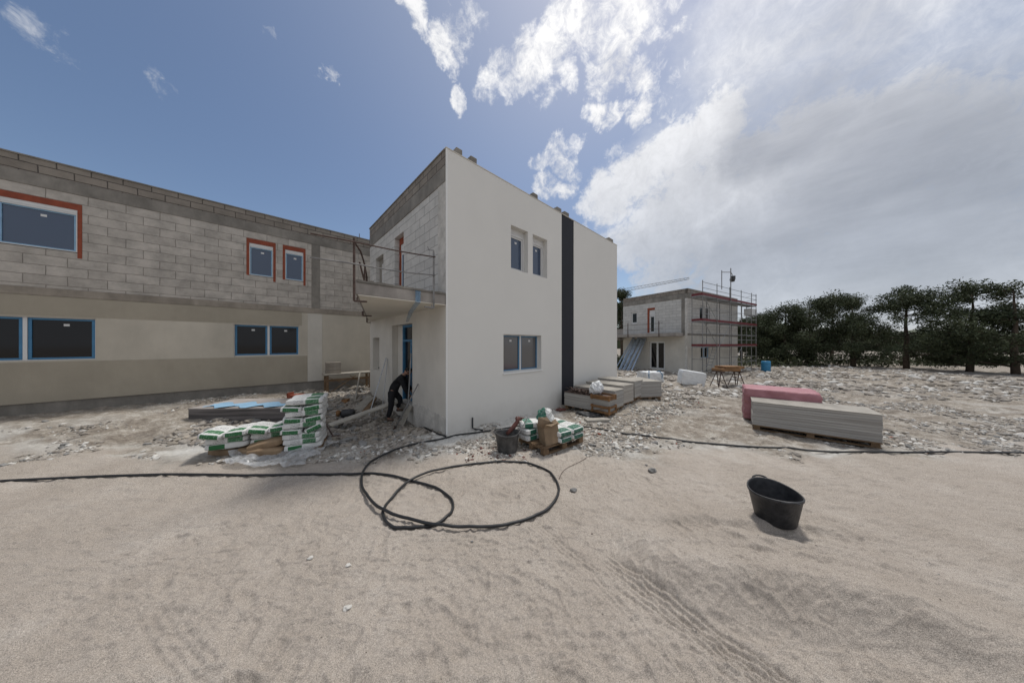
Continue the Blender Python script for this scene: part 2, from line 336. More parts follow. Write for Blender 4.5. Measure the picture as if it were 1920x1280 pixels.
# cement bag: paper with green panel and rows of print, in object space
def bagmat(name, green, x0, x1, end=False):
    m = mat(name, (.62, .62, .60), .7, .06, 7, .35, 16)
    n = m.node_tree.nodes; l = m.node_tree.links; b = n['Principled BSDF']
    base = b.inputs['Base Color'].links[0].from_socket
    co = n.new('ShaderNodeTexCoord'); sp = n.new('ShaderNodeSeparateXYZ'); l.new(co.outputs['Object'], sp.inputs[0])
    def mt(op, a, c=None):
        q = n.new('ShaderNodeMath'); q.operation = op
        for i, v in enumerate((a, c)):
            if v is None: continue
            if isinstance(v, (int, float)): q.inputs[i].default_value = v
            else: l.new(v, q.inputs[i])
        return q.outputs[0]
    gx = mt('MULTIPLY', mt('GREATER_THAN', sp.outputs[0], x0), mt('LESS_THAN', sp.outputs[0], x1))
    gy = mt('LESS_THAN', mt('ABSOLUTE', mt('SUBTRACT', sp.outputs[1], 0)), .165)
    gz = mt('LESS_THAN', mt('ABSOLUTE', sp.outputs[2]), .045)
    g = mt('MULTIPLY', gx, mt('MAXIMUM', gy, gz))
    if end: g = mt('MULTIPLY', gx, mt('MULTIPLY', mt('LESS_THAN', mt('ABSOLUTE', sp.outputs[1]), .15), mt('MAXIMUM', mt('LESS_THAN', mt('ABSOLUTE', sp.outputs[2]), .040), mt('LESS_THAN', sp.outputs[0], .25))))
    # rows of print
    mp = n.new('ShaderNodeMapping'); l.new(co.outputs['Object'], mp.inputs[0]); mp.inputs['Scale'].default_value = (70, 30, 60)
    no = n.new('ShaderNodeTexNoise'); l.new(mp.outputs[0], no.inputs['Vector']); no.inputs['Scale'].default_value = 1; no.inputs['Detail'].default_value = 2
    row = mt('GREATER_THAN', mt('SINE', mt('MULTIPLY', sp.outputs[1], 150)), .2)
    rowz = mt('GREATER_THAN', mt('SINE', mt('MULTIPLY', sp.outputs[2], 230)), .1)
    txt = mt('MULTIPLY', mt('GREATER_THAN', no.outputs['Fac'], .5), mt('MULTIPLY', row, rowz))
    dk = mt('MULTIPLY', mt('MULTIPLY', txt, mt('LESS_THAN', sp.outputs[0], x0-.04)), mt('GREATER_THAN', sp.outputs[0], x0-.20))
    gt = mt('MULTIPLY', txt, .55)
    def mix(f, a, c):
        q = n.new('ShaderNodeMix'); q.data_type = 'RGBA'
        for s_, v in ((q.inputs[0], f), (q.inputs[6], a), (q.inputs[7], c)):
            if isinstance(v, tuple): s_.default_value = v
            else: l.new(v, s_)
        return q.outputs[2]
    gcol = mix(gt, (*green, 1), (.5, .55, .5, 1))
    c = mix(g, base, gcol); c = mix(mt('MULTIPLY', dk, .75), c, (.06, .06, .07, 1))
    l.new(c, b.inputs['Base Color']); return m
M['bag'] = bagmat('cement_bag_paper', (.025, .13, .045), .02, .24)
M['bagE'] = bagmat('cement_bag_end_paper', (.025, .13, .045), .10, .5, True)
M['bag2'] = bagmat('adhesive_bag_paper', (.03, .13, .09), -.20, -.02)
M['bag2E'] = bagmat('adhesive_bag_end_paper', (.02, .10, .065), .06, .5, True)
# clear sheet
def sheetmat():
    m = mat('clear_polythene', (.55, .56, .57), .25, .1, 5, .6, 14)
    n = m.node_tree.nodes; l = m.node_tree.links; b = n['Principled BSDF']
    tr = n.new('ShaderNodeBsdfTransparent'); mx = n.new('ShaderNodeMixShader'); o = n['Material Output']
    no = n.new('ShaderNodeTexNoise'); no.inputs['Scale'].default_value = 5; no.inputs['Detail'].default_value = 7; no.inputs['Distortion'].default_value = 1.5
    co = n.new('ShaderNodeTexCoord'); l.new(co.outputs['Object'], no.inputs['Vector'])
    mr = n.new('ShaderNodeMapRange'); l.new(no.outputs['Fac'], mr.inputs[0]); mr.inputs[1].default_value = .35; mr.inputs[2].default_value = .7; mr.inputs[3].default_value = .28; mr.inputs[4].default_value = .70
    l.new(mr.outputs[0], mx.inputs[0]); l.new(tr.outputs[0], mx.inputs[1]); l.new(b.outputs[0], mx.inputs[2]); l.new(mx.outputs[0], o.inputs[0])
    return m
M['sheet'] = sheetmat()

# ------------------------------------------------------------------ ground height field
def hash2(ix, iy, seed):
    h = (ix*374761393 + iy*668265263 + seed*1442695041) & 0xFFFFFFFF
    h = ((h ^ (h >> 13))*1274126177) & 0xFFFFFFFF
    return ((h ^ (h >> 16)) & 0xFFFF)/65535.0
def vnoise(x, y, seed=0):
    x = np.asarray(x, float); y = np.asarray(y, float)
    ix = np.floor(x).astype(np.int64); iy = np.floor(y).astype(np.int64)
    fx = x-ix; fy = y-iy; fx = fx*fx*(3-2*fx); fy = fy*fy*(3-2*fy)
    a = hash2(ix, iy, seed); b = hash2(ix+1, iy, seed); c = hash2(ix, iy+1, seed); d = hash2(ix+1, iy+1, seed)
    return (a*(1-fx)+b*fx)*(1-fy)+(c*(1-fx)+d*fx)*fy-.5
def fbm(x, y, seed=0, oc=4, g=.5):
    s = 0; a = 1
    for i in range(oc): s = s+a*vnoise(x*2**i+i*17.3, y*2**i+i*9.1, seed+i); a *= g
    return s
CP = [(0, 2, 0), (-3, 3, 0), (3, 3, 0), (-6, 3, 0), (6, 3, 0), (-10, 3, .05), (11, 3, 0), (0, 5, 0), (-1.6, 6.2, 0), (4, 6, 0), (-4, 5, 0), (-7, 6, .05),
      (-3, 7.8, -.18), (-4.2, 8.4, -.12), (-5.4, 7.6, -.02), (-7.9, 7.8, .22), (-9, 9.2, .42), (-7.7, 10.8, .32), (-6.4, 11.9, .30), (-11, 7, .42), (-5.4, 9.6, .1),
      (.2, 8.1, -.03), (2, 9.7, -.10), (3.6, 8.6, -.02), (3.6, 11.2, .2), (5.1, 12.7, .40), (6, 10.5, .05), (7, 7, 0), (8, 12, .15), (8, 16, .1),
      (14.3, 21.5, -.19), (11, 27, -.19), (19, 24, -.15), (23, 27, -.1), (14, 14, .1), (20, 18, 0), (30, 20, 0), (-20, 10, .3), (0, 30, 0), (40, 40, 0), (-40, 40, 0), (0, -20, 0), (60, 0, 0), (-60, 0, 0)]
def smoothh(x, y):
    w = 0; s = 0
    for (a, b, c) in CP:
        sc = 1.0+.12*math.hypot(a, b)
        q = 1/(((x-a)**2+(y-b)**2)/sc**2+.12)**2
        w = w+q; s = s+q*c
    return s/w
def rub(x, y):          # 0 on the sand, 1 on the rubble
    bnd = 4.95+.55*np.exp(-((x-1.0)/1.6)**2)+.10*np.clip(x-3, 0, 3) + fbm(x*1.1, y*1.1, 5, 4)*1.1 - .3*np.exp(-((x+4.2)/1.2)**2)
    return np.clip((y-bnd)/.35, 0, 1)
TR = [((.93, 2.72), (1.85, 1.55), .13), ((.72, 2.55), (1.45, 1.2), .07), ((-3.0, 2.2), (-.2, .9), .10), ((.15, 3.4), (.7, 2.7), .08)]
def ground_h(x, y, fine=True):
    x = np.asarray(x, float); y = np.asarray(y, float)
    h = smoothh(x, y)
    # sand heaps on the right: gentle behind the crest, steeper towards the camera
    for (xa, xb, yc, kx, A, wf, wb) in ((1.05, 9, 2.52, -.10, .21, .46, .9), (1.45, 9, 3.32, -.05, .08, .16, .5), (1.9, 9, 2.95, -.12, .06, .14, .4), (1.0, 9, 2.85, -.06, .03, .08, .3)):
        yy = yc+kx*(x-xa)**2*np.where(x > xa, 1, 0)+.06*fbm(x*1.7, x*0+yc, 71, 3)+.03*fbm(x*6, y*2, 72, 2)
        d_ = yy-y; fr_ = np.clip(d_/wf, 0, 1); bk_ = np.clip(-d_/wb, 0, 1)
        prof = np.where(d_ > 0, 1-fr_*fr_*(3-2*fr_), (1-bk_)**1.6*(1+.6*bk_))
        ramp_ = np.clip((x-xa)/.55, 0, 1); ramp_ = ramp_*ramp_*(3-2*ramp_)
        h = h + A*prof*ramp_*np.clip((4.6-x)/1.5, 0, 1)
    if not fine: return h
    r = rub(x, y); s = 1-r
    px = x+.12*fbm(x*2, y*2, 3, 3); py = y+.12*fbm(x*2, y*2, 4, 3)
    rid = 1-np.abs(fbm(px*3.2, py*5.5, 11, 3))*5
    rid2 = 1-np.abs(fbm(px*8+3, py*13, 12, 3))*4.5
    h = h + s*(.026*fbm(px*2.2, py*3.0, 21, 4) + .013*np.clip(rid2, 0, 1)+.011*np.clip(rid, 0, 1)*(.4+np.clip(vnoise(x*.7, y*.7, 8)*3+.3, 0, 1)) + .011*fbm(px*9, py*12, 31, 4, .6) + .003*fbm(x*40, y*40, 32, 2))
    h = h + r*(.11*fbm(x*1.1, y*1.1, 41, 5) + .055*fbm(x*5, y*5, 42, 5, .6))*np.clip(.4+y*.08, 0, 1.6)
    for (a, b, wd) in TR:
        ax, ay = a; bx, by = b; ln = math.hypot(bx-ax, by-ay); ux, uy = (bx-ax)/ln, (by-ay)/ln
        w = (x-ax)*ux+(y-ay)*uy; c = (x-ax)*-uy+(y-ay)*ux + .03*np.sin(w*2.2)
        m = np.clip(1-(np.abs(c)/wd)**6, 0, 1)*np.clip(w/.15, 0, 1)
        amp = 1.1 if wd == .13 else .5
        tread = .010*np.sign(np.sin(c*2*math.pi/.052))*np.abs(np.sin(c*2*math.pi/.052))**.5+.0022*np.sin(w*2*math.pi/.034+np.sign(np.sin(c*2*math.pi/.104))*1.5)
        h = h + amp*m*(tread*(.5+.8*(vnoise(x*4, y*4, 77)+.5))-.006) + amp*.012*np.exp(-((np.abs(c)-wd*1.12)/.03)**2)*np.clip(w/.15, 0, 1)
    return h
rs = np.random.RandomState(4)
FP = []
for i in range(520):
    yy = 1.5+rs.rand()**1.2*4.0; xx = (rs.rand()-.5)*2*min(6, yy*1.5); FP.append((xx, yy, rs.rand()*6.28, .4+.9*rs.rand()))
def footprints(x, y):
    h = np.zeros_like(x)
    for (a, b, th, k) in FP:
        m = (np.abs(x-a) < .25) & (np.abs(y-b) < .25)
        if not m.any(): continue
        c, s = math.cos(th), math.sin(th); u = (x[m]-a)*c+(y[m]-b)*s; v = -(x[m]-a)*s+(y[m]-b)*c
        q = (u/.13)**2+(v/.05)**2
        h[m] += k*(-.011*np.exp(-q**1.5)+.006*np.exp(-((np.sqrt(q)-1.35)/.3)**2)) + k*.0012*np.sin(u*2*math.pi/.022)*np.exp(-q**2)
    return h
def steps(segs):
    v = [segs[0][0]]
    for (a, b, s) in segs:
        n = max(1, int(round((b-a)/s))); v += [a+(b-a)*(i+1)/n for i in range(n)]
    return v
hx = steps([(0, 2.6, .0125), (2.6, 4, .022), (4, 8, .045), (8, 16, .12), (16, 40, .6), (40, 160, 6), (160, 900, 60)])
hp_ = steps([(0, 2.6, .0088)])+hx[[i for i, v in enumerate(hx) if v > 2.6001][0]:]
gx = np.array([-v for v in hx[::-1][:-1]]+hp_)
gy = np.array(steps([(-300, -20, 40), (-20, 0, 1), (0, 1.1, .08), (1.1, 3.2, .0098), (3.2, 5, .02), (5, 9, .04), (9, 16, .09), (16, 40, .35), (40, 200, 6), (200, 1400, 80)]))
GX, GY = np.meshgrid(gx, gy)
H = ground_h(GX, GY) + footprints(GX, GY)*(1-rub(GX, GY))
RUB = rub(GX, GY)
def hgrid(x, y):
    i = int(np.clip(np.searchsorted(gx, x)-1, 0, len(gx)-2)); j = int(np.clip(np.searchsorted(gy, y)-1, 0, len(gy)-2))
    u = (x-gx[i])/(gx[i+1]-gx[i]); v = (y-gy[j])/(gy[j+1]-gy[j])
    return float((H[j, i]*(1-u)+H[j, i+1]*u)*(1-v)+(H[j+1, i]*(1-u)+H[j+1, i+1]*u)*v)
def gp(px, py, dz=0.):          # where the photograph's pixel meets the ground
    kx = (px-960)/F; kz = (HY-py)/F; lo = 1.0
    Y = lo
    while Y < 80:
        if EYE+kz*Y <= hgrid(kx*Y, Y): break
        Y += .02
    return Vector((kx*Y, Y, hgrid(kx*Y, Y)+dz))
def at(px, py, Y): return Vector(((px-960)/F*Y, Y, EYE+(HY-py)/F*Y))
def onz(px, py, z):
    Y = (EYE-z)*F/(py-HY); return Vector(((px-960)/F*Y, Y, z))

def ground_material():
    m = bpy.data.materials.new('sand_and_rubble'); m.use_nodes = True; n = m.node_tree.nodes; l = m.node_tree.links
    b = n['Principled BSDF']; b.inputs['Roughness'].default_value = .97; b.inputs['Specular IOR Level'].default_value = .15
    co = n.new('ShaderNodeTexCoord').outputs['Object']
    def noise(sc, det=6, ro=.6):
        q = n.new('ShaderNodeTexNoise'); l.new(co, q.inputs['Vector']); q.inputs['Scale'].default_value = sc; q.inputs['Detail'].default_value = det; q.inputs['Roughness'].default_value = ro; return q.outputs['Fac']
    def ramp(f, st):
        q = n.new('ShaderNodeValToRGB'); l.new(f, q.inputs[0]); e = q.color_ramp.elements
        while len(e) < len(st): e.new(.5)
        for i, (p, c) in enumerate(st): e[i].position = p; e[i].color = (*c, 1)
        return q.outputs[0]
    def mix(f, a, c, mode='MIX'):
        q = n.new('ShaderNodeMix'); q.data_type = 'RGBA'; q.blend_type = mode
        if isinstance(f, float): q.inputs[0].default_value = f
        else: l.new(f, q.inputs[0])
        l.new(a, q.inputs[6]); l.new(c, q.inputs[7]); return q.outputs[2]
    sand = ramp(noise(1.1, 8, .65), [(.3, (.31, .274, .238)), (.55, (.362, .324, .286)), (.75, (.42, .383, .345))])
    grain = ramp(noise(210, 3, .85), [(.36, (.38, .37, .36)), (.5, (1, 1, 1)), (.64, (1.6, 1.57, 1.53))])
    grain2 = ramp(noise(55, 5, .75), [(.3, (.80, .79, .78)), (.7, (1.16, 1.16, 1.15))])
    sand = mix(1.0, mix(1.0, sand, grain, 'MULTIPLY'), grain2, 'MULTIPLY')
    rubb = ramp(noise(3.0, 10, .75), [(.32, (.14, .115, .095)), (.5, (.27, .238, .20)), (.66, (.46, .43, .385))])
    r2 = ramp(noise(30, 6, .75), [(.3, (.62, .60, .58)), (.5, (.98, .98, .98)), (.7, (1.35, 1.34, 1.3))])
    rubb = mix(1.0, rubb, r2, 'MULTIPLY')
    a1 = n.new('ShaderNodeAttribute'); a1.attribute_name = 'rubble'
    a2 = n.new('ShaderNodeAttribute'); a2.attribute_name = 'dust'
    wh = ramp(noise(12, 8, .7), [(.3, (.46, .45, .42)), (.7, (.64, .63, .60))])
    c = mix(a1.outputs['Fac'], sand, rubb); c = mix(a2.outputs['Fac'], c, wh)
    l.new(c, b.inputs['Base Color'])
    ad = n.new('ShaderNodeMath'); ad.operation = 'MULTIPLY_ADD'; l.new(noise(140, 5, .7), ad.inputs[0]); ad.inputs[1].default_value = .35; l.new(noise(24, 8, .7), ad.inputs[2])
    bp = n.new('ShaderNodeBump'); l.new(ad.outputs[0], bp.inputs['Height']); bp.inputs['Distance'].default_value = .02
    st = n.new('ShaderNodeMapRange'); l.new(a1.outputs['Fac'], st.inputs[0]); st.inputs[3].default_value = .7; st.inputs[4].default_value = 1.0; l.new(st.outputs[0], bp.inputs['Strength'])
    l.new(bp.outputs[0], b.inputs['Normal'])
    return m
nx, ny = len(gx), len(gy)
me = bpy.data.meshes.new('ground')
co = np.stack([GX.ravel(), GY.ravel(), H.ravel()], 1)
ii, jj = np.meshgrid(np.arange(nx-1), np.arange(ny-1)); a = (jj*nx+ii).ravel()
quads = np.stack([a, a+1, a+1+nx, a+nx], 1).astype(np.int32)
me.vertices.add(len(co)); me.vertices.foreach_set('co', co.ravel().astype(np.float32))
me.loops.add(quads.size); me.loops.foreach_set('vertex_index', quads.ravel())
me.polygons.add(len(quads)); me.polygons.foreach_set('loop_start', np.arange(0, quads.size, 4, dtype=np.int32)); me.polygons.foreach_set('loop_total', np.full(len(quads), 4, dtype=np.int32))
me.polygons.foreach_set('use_smooth', np.ones(len(quads), dtype=bool))
me.update(calc_edges=True)
at1 = me.attributes.new('rubble', 'FLOAT', 'POINT'); at1.data.foreach_set('value', RUB.ravel().astype(np.float32))
# white plaster dust spilled at the foot of the white wall
C0 = Vector((-1.59, 6.41)); D1 = Vector((.7243, .6895)); D2 = Vector((-.6895, .7243)); N1 = Vector((.6895, -.7243))
tt = (GX-C0.x)*D1.x+(GY-C0.y)*D1.y; oo = (GX-C0.x)*N1.x+(GY-C0.y)*N1.y
DU = np.clip(1.05-np.abs(oo-.25)/.75, 0, 1)*np.clip((tt+1.2)/.6, 0, 1)*np.clip((5.0-tt)/1.5, 0, 1)
DU = np.clip(DU*1.1+fbm(GX*2.2, GY*2.2, 61, 4)*1.3*(DU > 0), 0, 1)
D3 = np.clip(.5+fbm(GX*1.6, GY*2.4, 63, 5)*2.2, 0, 1)*np.exp(-((GY-5.35)/.5)**2)*.55+.35*np.clip(fbm(GX*.9, GY*1.3, 64, 5)*2-.2, 0, 1)*RUB
DU = np.clip(np.maximum(DU, D3*np.clip(RUB+.3, 0, 1)), 0, .9)*(GY < 20)
at2 = me.attributes.new('dust', 'FLOAT', 'POINT'); at2.data.foreach_set('value', DU.ravel().astype(np.float32))
me.materials.append(ground_material())
go = bpy.data.objects.new('ground', me); COL.objects.link(go)
tag(go, 'pale building sand with footprints and tyre tracks running into stony rubble', 'ground', kind='structure')

# ------------------------------------------------------------------ wall planes
class Plane:
    def __init__(s, O, a, n): s.O = Vector(O); s.a = Vector(a); s.n = Vector(n)
    def P(s, t, z, out=0.): q = s.O+s.a*t+s.n*out; return Vector((q.x, q.y, z))
    def f(s, px, py):
        k = (px-960)/F; # O+a t = (k Y, Y)
        t = (k*s.O.y-s.O.x)/(s.a.x-k*s.a.y); Y = s.O.y+s.a.y*t
        return t, EYE+(HY-py)/F*Y
    def box(s, mb, t0, t1, z0, z1, o0, o1, mi=0):
        c = s.P((t0+t1)/2, (z0+z1)/2, (o0+o1)/2)
        mb.obox(c, (s.a*(t1-t0)/2).to_3d(), (s.n*(o1-o0)/2).to_3d(), (0, 0, (z1-z0)/2), mi)
def panel(name, pl, t0, t1, z0, z1, ops, depth, m, parent, out=0., thick=.05, jag=0, label=None):
    mb = MB()
    ts = sorted({t0, t1, *[o[0] for o in ops], *[o[1] for o in ops]}); zs = sorted({z0, z1, *[o[2] for o in ops], *[o[3] for o in ops]})
    ts = [t for t in ts if t0-1e-6 <= t <= t1+1e-6]; zs = [z for z in zs if z0-1e-6 <= z <= z1+1e-6]
    def q(pts, uvs):
        b = len(mb.v); mb.add(pts, [(0, 1, 2, 3)])
        for i, u in enumerate(uvs): mb.uv[b+i] = u
    for i in range(len(ts)-1):
        for j in range(len(zs)-1):
            tc_, zc = (ts[i]+ts[i+1])/2, (zs[j]+zs[j+1])/2
            if any(o[0] < tc_ < o[1] and o[2] < zc < o[3] for o in ops): continue
            a_, b_, c_, d_ = ts[i], ts[i+1], zs[j], zs[j+1]
            q([pl.P(a_, c_, out), pl.P(b_, c_, out), pl.P(b_, d_, out), pl.P(a_, d_, out)], [(a_, c_), (b_, c_), (b_, d_), (a_, d_)])
    for (a_, b_, c_, d_) in ops:
        o2 = out-depth
        q([pl.P(a_, c_, out), pl.P(a_, d_, out), pl.P(a_, d_, o2), pl.P(a_, c_, o2)], [(a_, c_), (a_, d_), (a_-depth, d_), (a_-depth, c_)])
        q([pl.P(b_, c_, out), pl.P(b_, c_, o2), pl.P(b_, d_, o2), pl.P(b_, d_, out)], [(b_, c_), (b_+depth, c_), (b_+depth, d_), (b_, d_)])
        q([pl.P(a_, d_, out), pl.P(b_, d_, out), pl.P(b_, d_, o2), pl.P(a_, d_, o2)], [(a_, d_), (b_, d_), (b_, d_+depth), (a_, d_+depth)])
        q([pl.P(a_, c_, out), pl.P(a_, c_, o2), pl.P(b_, c_, o2), pl.P(b_, c_, out)], [(a_, c_), (a_, c_-depth), (b_, c_-depth), (b_, c_)])
    o2 = out-thick
    for (A, B) in (((t0, z0), (t0, z1)), ((t1, z1), (t1, z0)), ((t0, z1), (t1, z1)), ((t1, z0), (t0, z0))):
        q([pl.P(*A, out), pl.P(*A, o2), pl.P(*B, o2), pl.P(*B, out)], [A, (A[0], A[1]+thick), (B[0], B[1]+thick), B])
    o = mb.build(name, m, parent)
    if label: o['label'] = label
    return o
def window(pl, t0, t1, z0, z1, dep, parent, fm, gm, sashes=2, fw=.06, shutter=0, sill=False, name='window', film=None, tagl=True, e=.05):
    w = MB()
    zt = z1-shutter
    for (a_, b_, c_, d_) in ((t0, t0+fw, z0, zt), (t1-fw, t1, z0, zt), (t0+fw, t1-fw, z0, z0+fw), (t0+fw, t1-fw, zt-fw, zt)): pl.box(w, a_, b_, c_, d_, -dep-.02, -dep+.05)
    for i in range(1, sashes): c_ = t0+fw+(t1-t0-2*fw)*i/sashes; pl.box(w, c_-.03, c_+.03, z0+fw, zt-fw, -dep-.02, -dep+.05)
    root = w.build(name, fm, parent, bevel=.004)
    sw = (t1-t0-2*fw)/sashes
    for i in range(sashes):
        a_ = t0+fw+i*sw+(.033 if i else .004); b_ = t0+fw+(i+1)*sw-(.033 if i < sashes-1 else .004); s_ = MB()
        for (p, q_, c_, d_) in ((a_, a_+e, z0+fw+.003, zt-fw-.003), (b_-e, b_, z0+fw+.003, zt-fw-.003), (a_+e, b_-e, z0+fw+.003, z0+fw+e), (a_+e, b_-e, zt-fw-e, zt-fw-.003)): pl.box(s_, p, q_, c_, d_, -dep-.015, -dep+.03)
        s_.build('sash', film or fm, root, bevel=.003)
        g = MB(); pl.box(g, a_+e-.004, b_-e+.004, z0+fw+e-.004, zt-fw-e+.004, -dep-.012, -dep+.004); g.build('pane', gm, root)
        if tagl:
            g = MB(); cx = a_+(b_-a_)*.55; zz = zt-fw-e-.12; pl.box(g, cx-.045, cx+.04, zz-.03, zz+.03, -dep+.005, -dep+.007); g.build('sticker', M['pvc'], root)
    if shutter:
        b = MB(); pl.box(b, t0, t1, zt+.002, z1, -dep-.02, -dep+.04); pl.box(b, t0, t1, zt+.03, zt+.045, -dep+.04, -dep+.047); b.build('shutter_box', M['pvc'], root, bevel=.003)
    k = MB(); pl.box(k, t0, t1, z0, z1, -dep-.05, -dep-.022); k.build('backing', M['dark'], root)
    if sill:
        b = MB(); pl.box(b, t0-.03, t1+.03, z0-.045, z0-.003, -dep+.03, .035); b.build('sill', M['corner'], root, bevel=.004)
    return root

# ------------------------------------------------------------------ main house
TOP = 6.96; LEN = 9.2; DEP = 6.2
PF = Plane(C0, D1, N1)                      # white facade
PS = Plane(C0, D2, -D1)                     # side with the balcony
house = empty('house', (C0.x, C0.y, 0), 0, 'white rendered flat roofed two storey house with dark stripe and unfinished block side', 'house')
def hp(o): return o
def inv(o, root):   # parts are modelled in world space
    o.matrix_parent_inverse = Matrix.Translation(root.location).inverted(); return o
class Root:          # collects children so they can be re-based once
    pass
ops_f = [(1.852, 3.554, 1.36, 2.49), (2.151, 2.899, 4.455, 5.77), (3.127, 3.866, 4.455, 5.77)]
panel('facade_wall', PF, 0, 4.70, -.5, TOP, ops_f, .27, M['white'], house)
panel('accent_stripe', PF, 4.70, 5.49, -.5, TOP-.01, [], .1, M['anthracite'], house, out=-.012, thick=.04, label='anthracite vertical accent stripe')
panel('facade_wall', PF, 5.49, LEN, -.5, TOP, [], .1, M['white'], house)
panel('facade_plinth_backing', PF, 4.6, 5.6, -.5, TOP-.1, [], .1, M['concrete'], house, out=-.06)
w1 = window(PF, *ops_f[0], .20, house, M['pvc'], M['glass_g'], 2, .03, 0, True, film=M['blue'], e=.034)
for k in (1, 2):
    window(PF, *ops_f[k], .22, house, M['pvc'], M['glass_b'], 1, .055, .17)
# corner bead, coping
b = MB(); PF.box(b, -.012, .03, -.05, TOP, -.012, .004); b.build('corner_bead', M['corner'], house)
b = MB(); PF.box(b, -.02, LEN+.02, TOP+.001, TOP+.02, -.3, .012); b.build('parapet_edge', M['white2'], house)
# side, lower storey
ops_s = [(2.0, 3.67, .36, 2.83), (5.02, 5.81, 1.19, 2.45)]
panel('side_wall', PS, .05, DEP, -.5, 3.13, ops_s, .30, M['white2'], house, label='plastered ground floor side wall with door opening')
b = MB()
vsj = []
for i in range(28):
    t = .052+i*(1.9-.052)/27
    vsj.append((t, .36+.10*math.sin(t*1.3)+.05*random.random()))
for i in range(27):
    (ta, za), (tb, zb) = vsj[i], vsj[i+1]
    b.add([PS.P(ta, -.5, .014), PS.P(tb, -.5, .014), PS.P(tb, zb, .012), PS.P(ta, za, .012), PS.P(tb, zb, 0), PS.P(ta, za, 0)], [(0, 1, 2, 3), (3, 2, 4, 5)])
b.build('base_coat_patch', M['mortar'], house)
b = MB(); PS.box(b, 5.0, 5.83, 1.17, 2.47, -.31, -.28); b.build('niche_back', M['white2'], house)
b = MB(); PS.box(b, 1.9, 3.75, .22, .355, -.35, .12); b.build('threshold', M['concrete'], house, bevel=.01)
# door: frame in blue film with two leaves
b = MB()
for (a_, b_, c_, d_) in ((2.0, 2.07, .36, 2.83), (3.20, 3.27, .36, 2.83), (2.07, 3.20, 2.75, 2.83), (2.07, 3.2, 2.28, 2.35)): PS.box(b, a_, b_, c_, d_, -.29, -.2)
door = b.build('door', M['blue'], house, bevel=.004)
b = MB()
for (a_, b_, c_, d_) in ((2.08, 2.2, .38, 2.27), (2.56, 2.66, .38, 2.27), (2.2, 2.56, .38, .55), (2.2, 2.56, 2.15, 2.27)): PS.box(b, a_, b_, c_, d_, -.285, -.215)
b.build('door_leaf', M['blue'], door)
b = MB(); PS.box(b, 2.07, 3.20, 2.35, 2.75, -.28, -.27); PS.box(b, 2.2, 2.56, .55, 2.15, -.28, -.27); PS.box(b, 2.66, 3.2, .36, 2.28, -.30, -.275); b.build('door_glass', M['glass'], door)
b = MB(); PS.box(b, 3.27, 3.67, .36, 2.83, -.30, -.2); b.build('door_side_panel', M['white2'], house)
# side, upper storey
ops_u = [(2.65, 3.43, 3.44, 5.76), (4.55, 5.44, 3.9, 5.53)]
panel('upper_side_wall', PS, .42, DEP, 3.13, 6.17, ops_u, .28, M['block_w'], house, label='bare aerated block upper wall above the balcony')
panel('mortar_strip', PS, .05, .42, 3.13, 6.17, [], .1, M['mortar'], house, out=.006)
r_ = MB(); PS.box(r_, 3.36, 3.43, 3.44, 5.55, -.27, -.16); PS.box(r_, 2.65, 3.43, 5.55, 5.76, -.27, -.16)
r_.build('insulation_frame', M['orange'], house)
b = MB()
for (a_, b_, c_, d_) in ((3.24, 3.355, 3.44, 5.3), (2.65, 2.72, 3.44, 5.3), (2.72, 3.24, 5.2, 5.3)): PS.box(b, a_, b_, c_, d_, -.27, -.2)
PS.box(b, 2.65, 3.335, 5.3, 5.548, -.27, -.18)
bd = b.build('balcony_door', M['pvc'], house)
b = MB(); PS.box(b, 2.72, 3.24, 3.44, 5.2, -.26, -.22); b.build('door_glass', M['glass_b'], bd)
b = MB(); PS.box(b, 3.20, 3.25, 3.44, 5.2, -.199, -.19); b.build('film', M['blue'], bd)
window(PS, 4.55, 5.2, 3.9, 5.3, .2, house, M['pvc'], M['glass_b'], 1, .05, 0)
b = MB(); PS.box(b, 4.55, 5.44, 5.3, 5.52, -.27, -.14); PS.box(b, 5.2, 5.44, 3.9, 5.3, -.27, -.14); b.build('lintel', M['concrete'], house)
b = MB(); PS.box(b, .05, DEP+.01, 6.172, 6.55, -.25, .018); b.build('ring_beam', M['concrete'], house, bevel=.01)
panel('parapet_wall', PS, .05, DEP+.01, 6.552, TOP-.02, [], .1, M['block_d'], house, out=.008, thick=.2)
b = MB(); PS.box(b, .06, DEP+.03, TOP-.018, TOP+.012, -.25, .03); b.build('coping', M['concrete'], house)
# roof, rear and far end
b = MB()
def quad(mb, *p): mb.add(p, [tuple(range(len(p)))])
def pt(t, s, z): q = C0+D1*t+D2*s; return Vector((q.x, q.y, z))
quad(b, pt(.02, .03, 6.5), pt(LEN-.02, .03, 6.5), pt(LEN-.02, DEP-.02, 6.5), pt(.02, DEP-.02, 6.5)); b.build('roof', M['concrete'], house)
b = MB(); quad(b, pt(0.01, DEP, -.5), pt(LEN, DEP, -.5), pt(LEN, DEP, TOP-.03), pt(0.01, DEP, TOP-.03)); quad(b, pt(LEN, .05, -.5), pt(LEN, DEP, -.5), pt(LEN, DEP, TOP-.03), pt(LEN, .05, TOP-.03)); b.build('rear_wall', M['white2'], house)
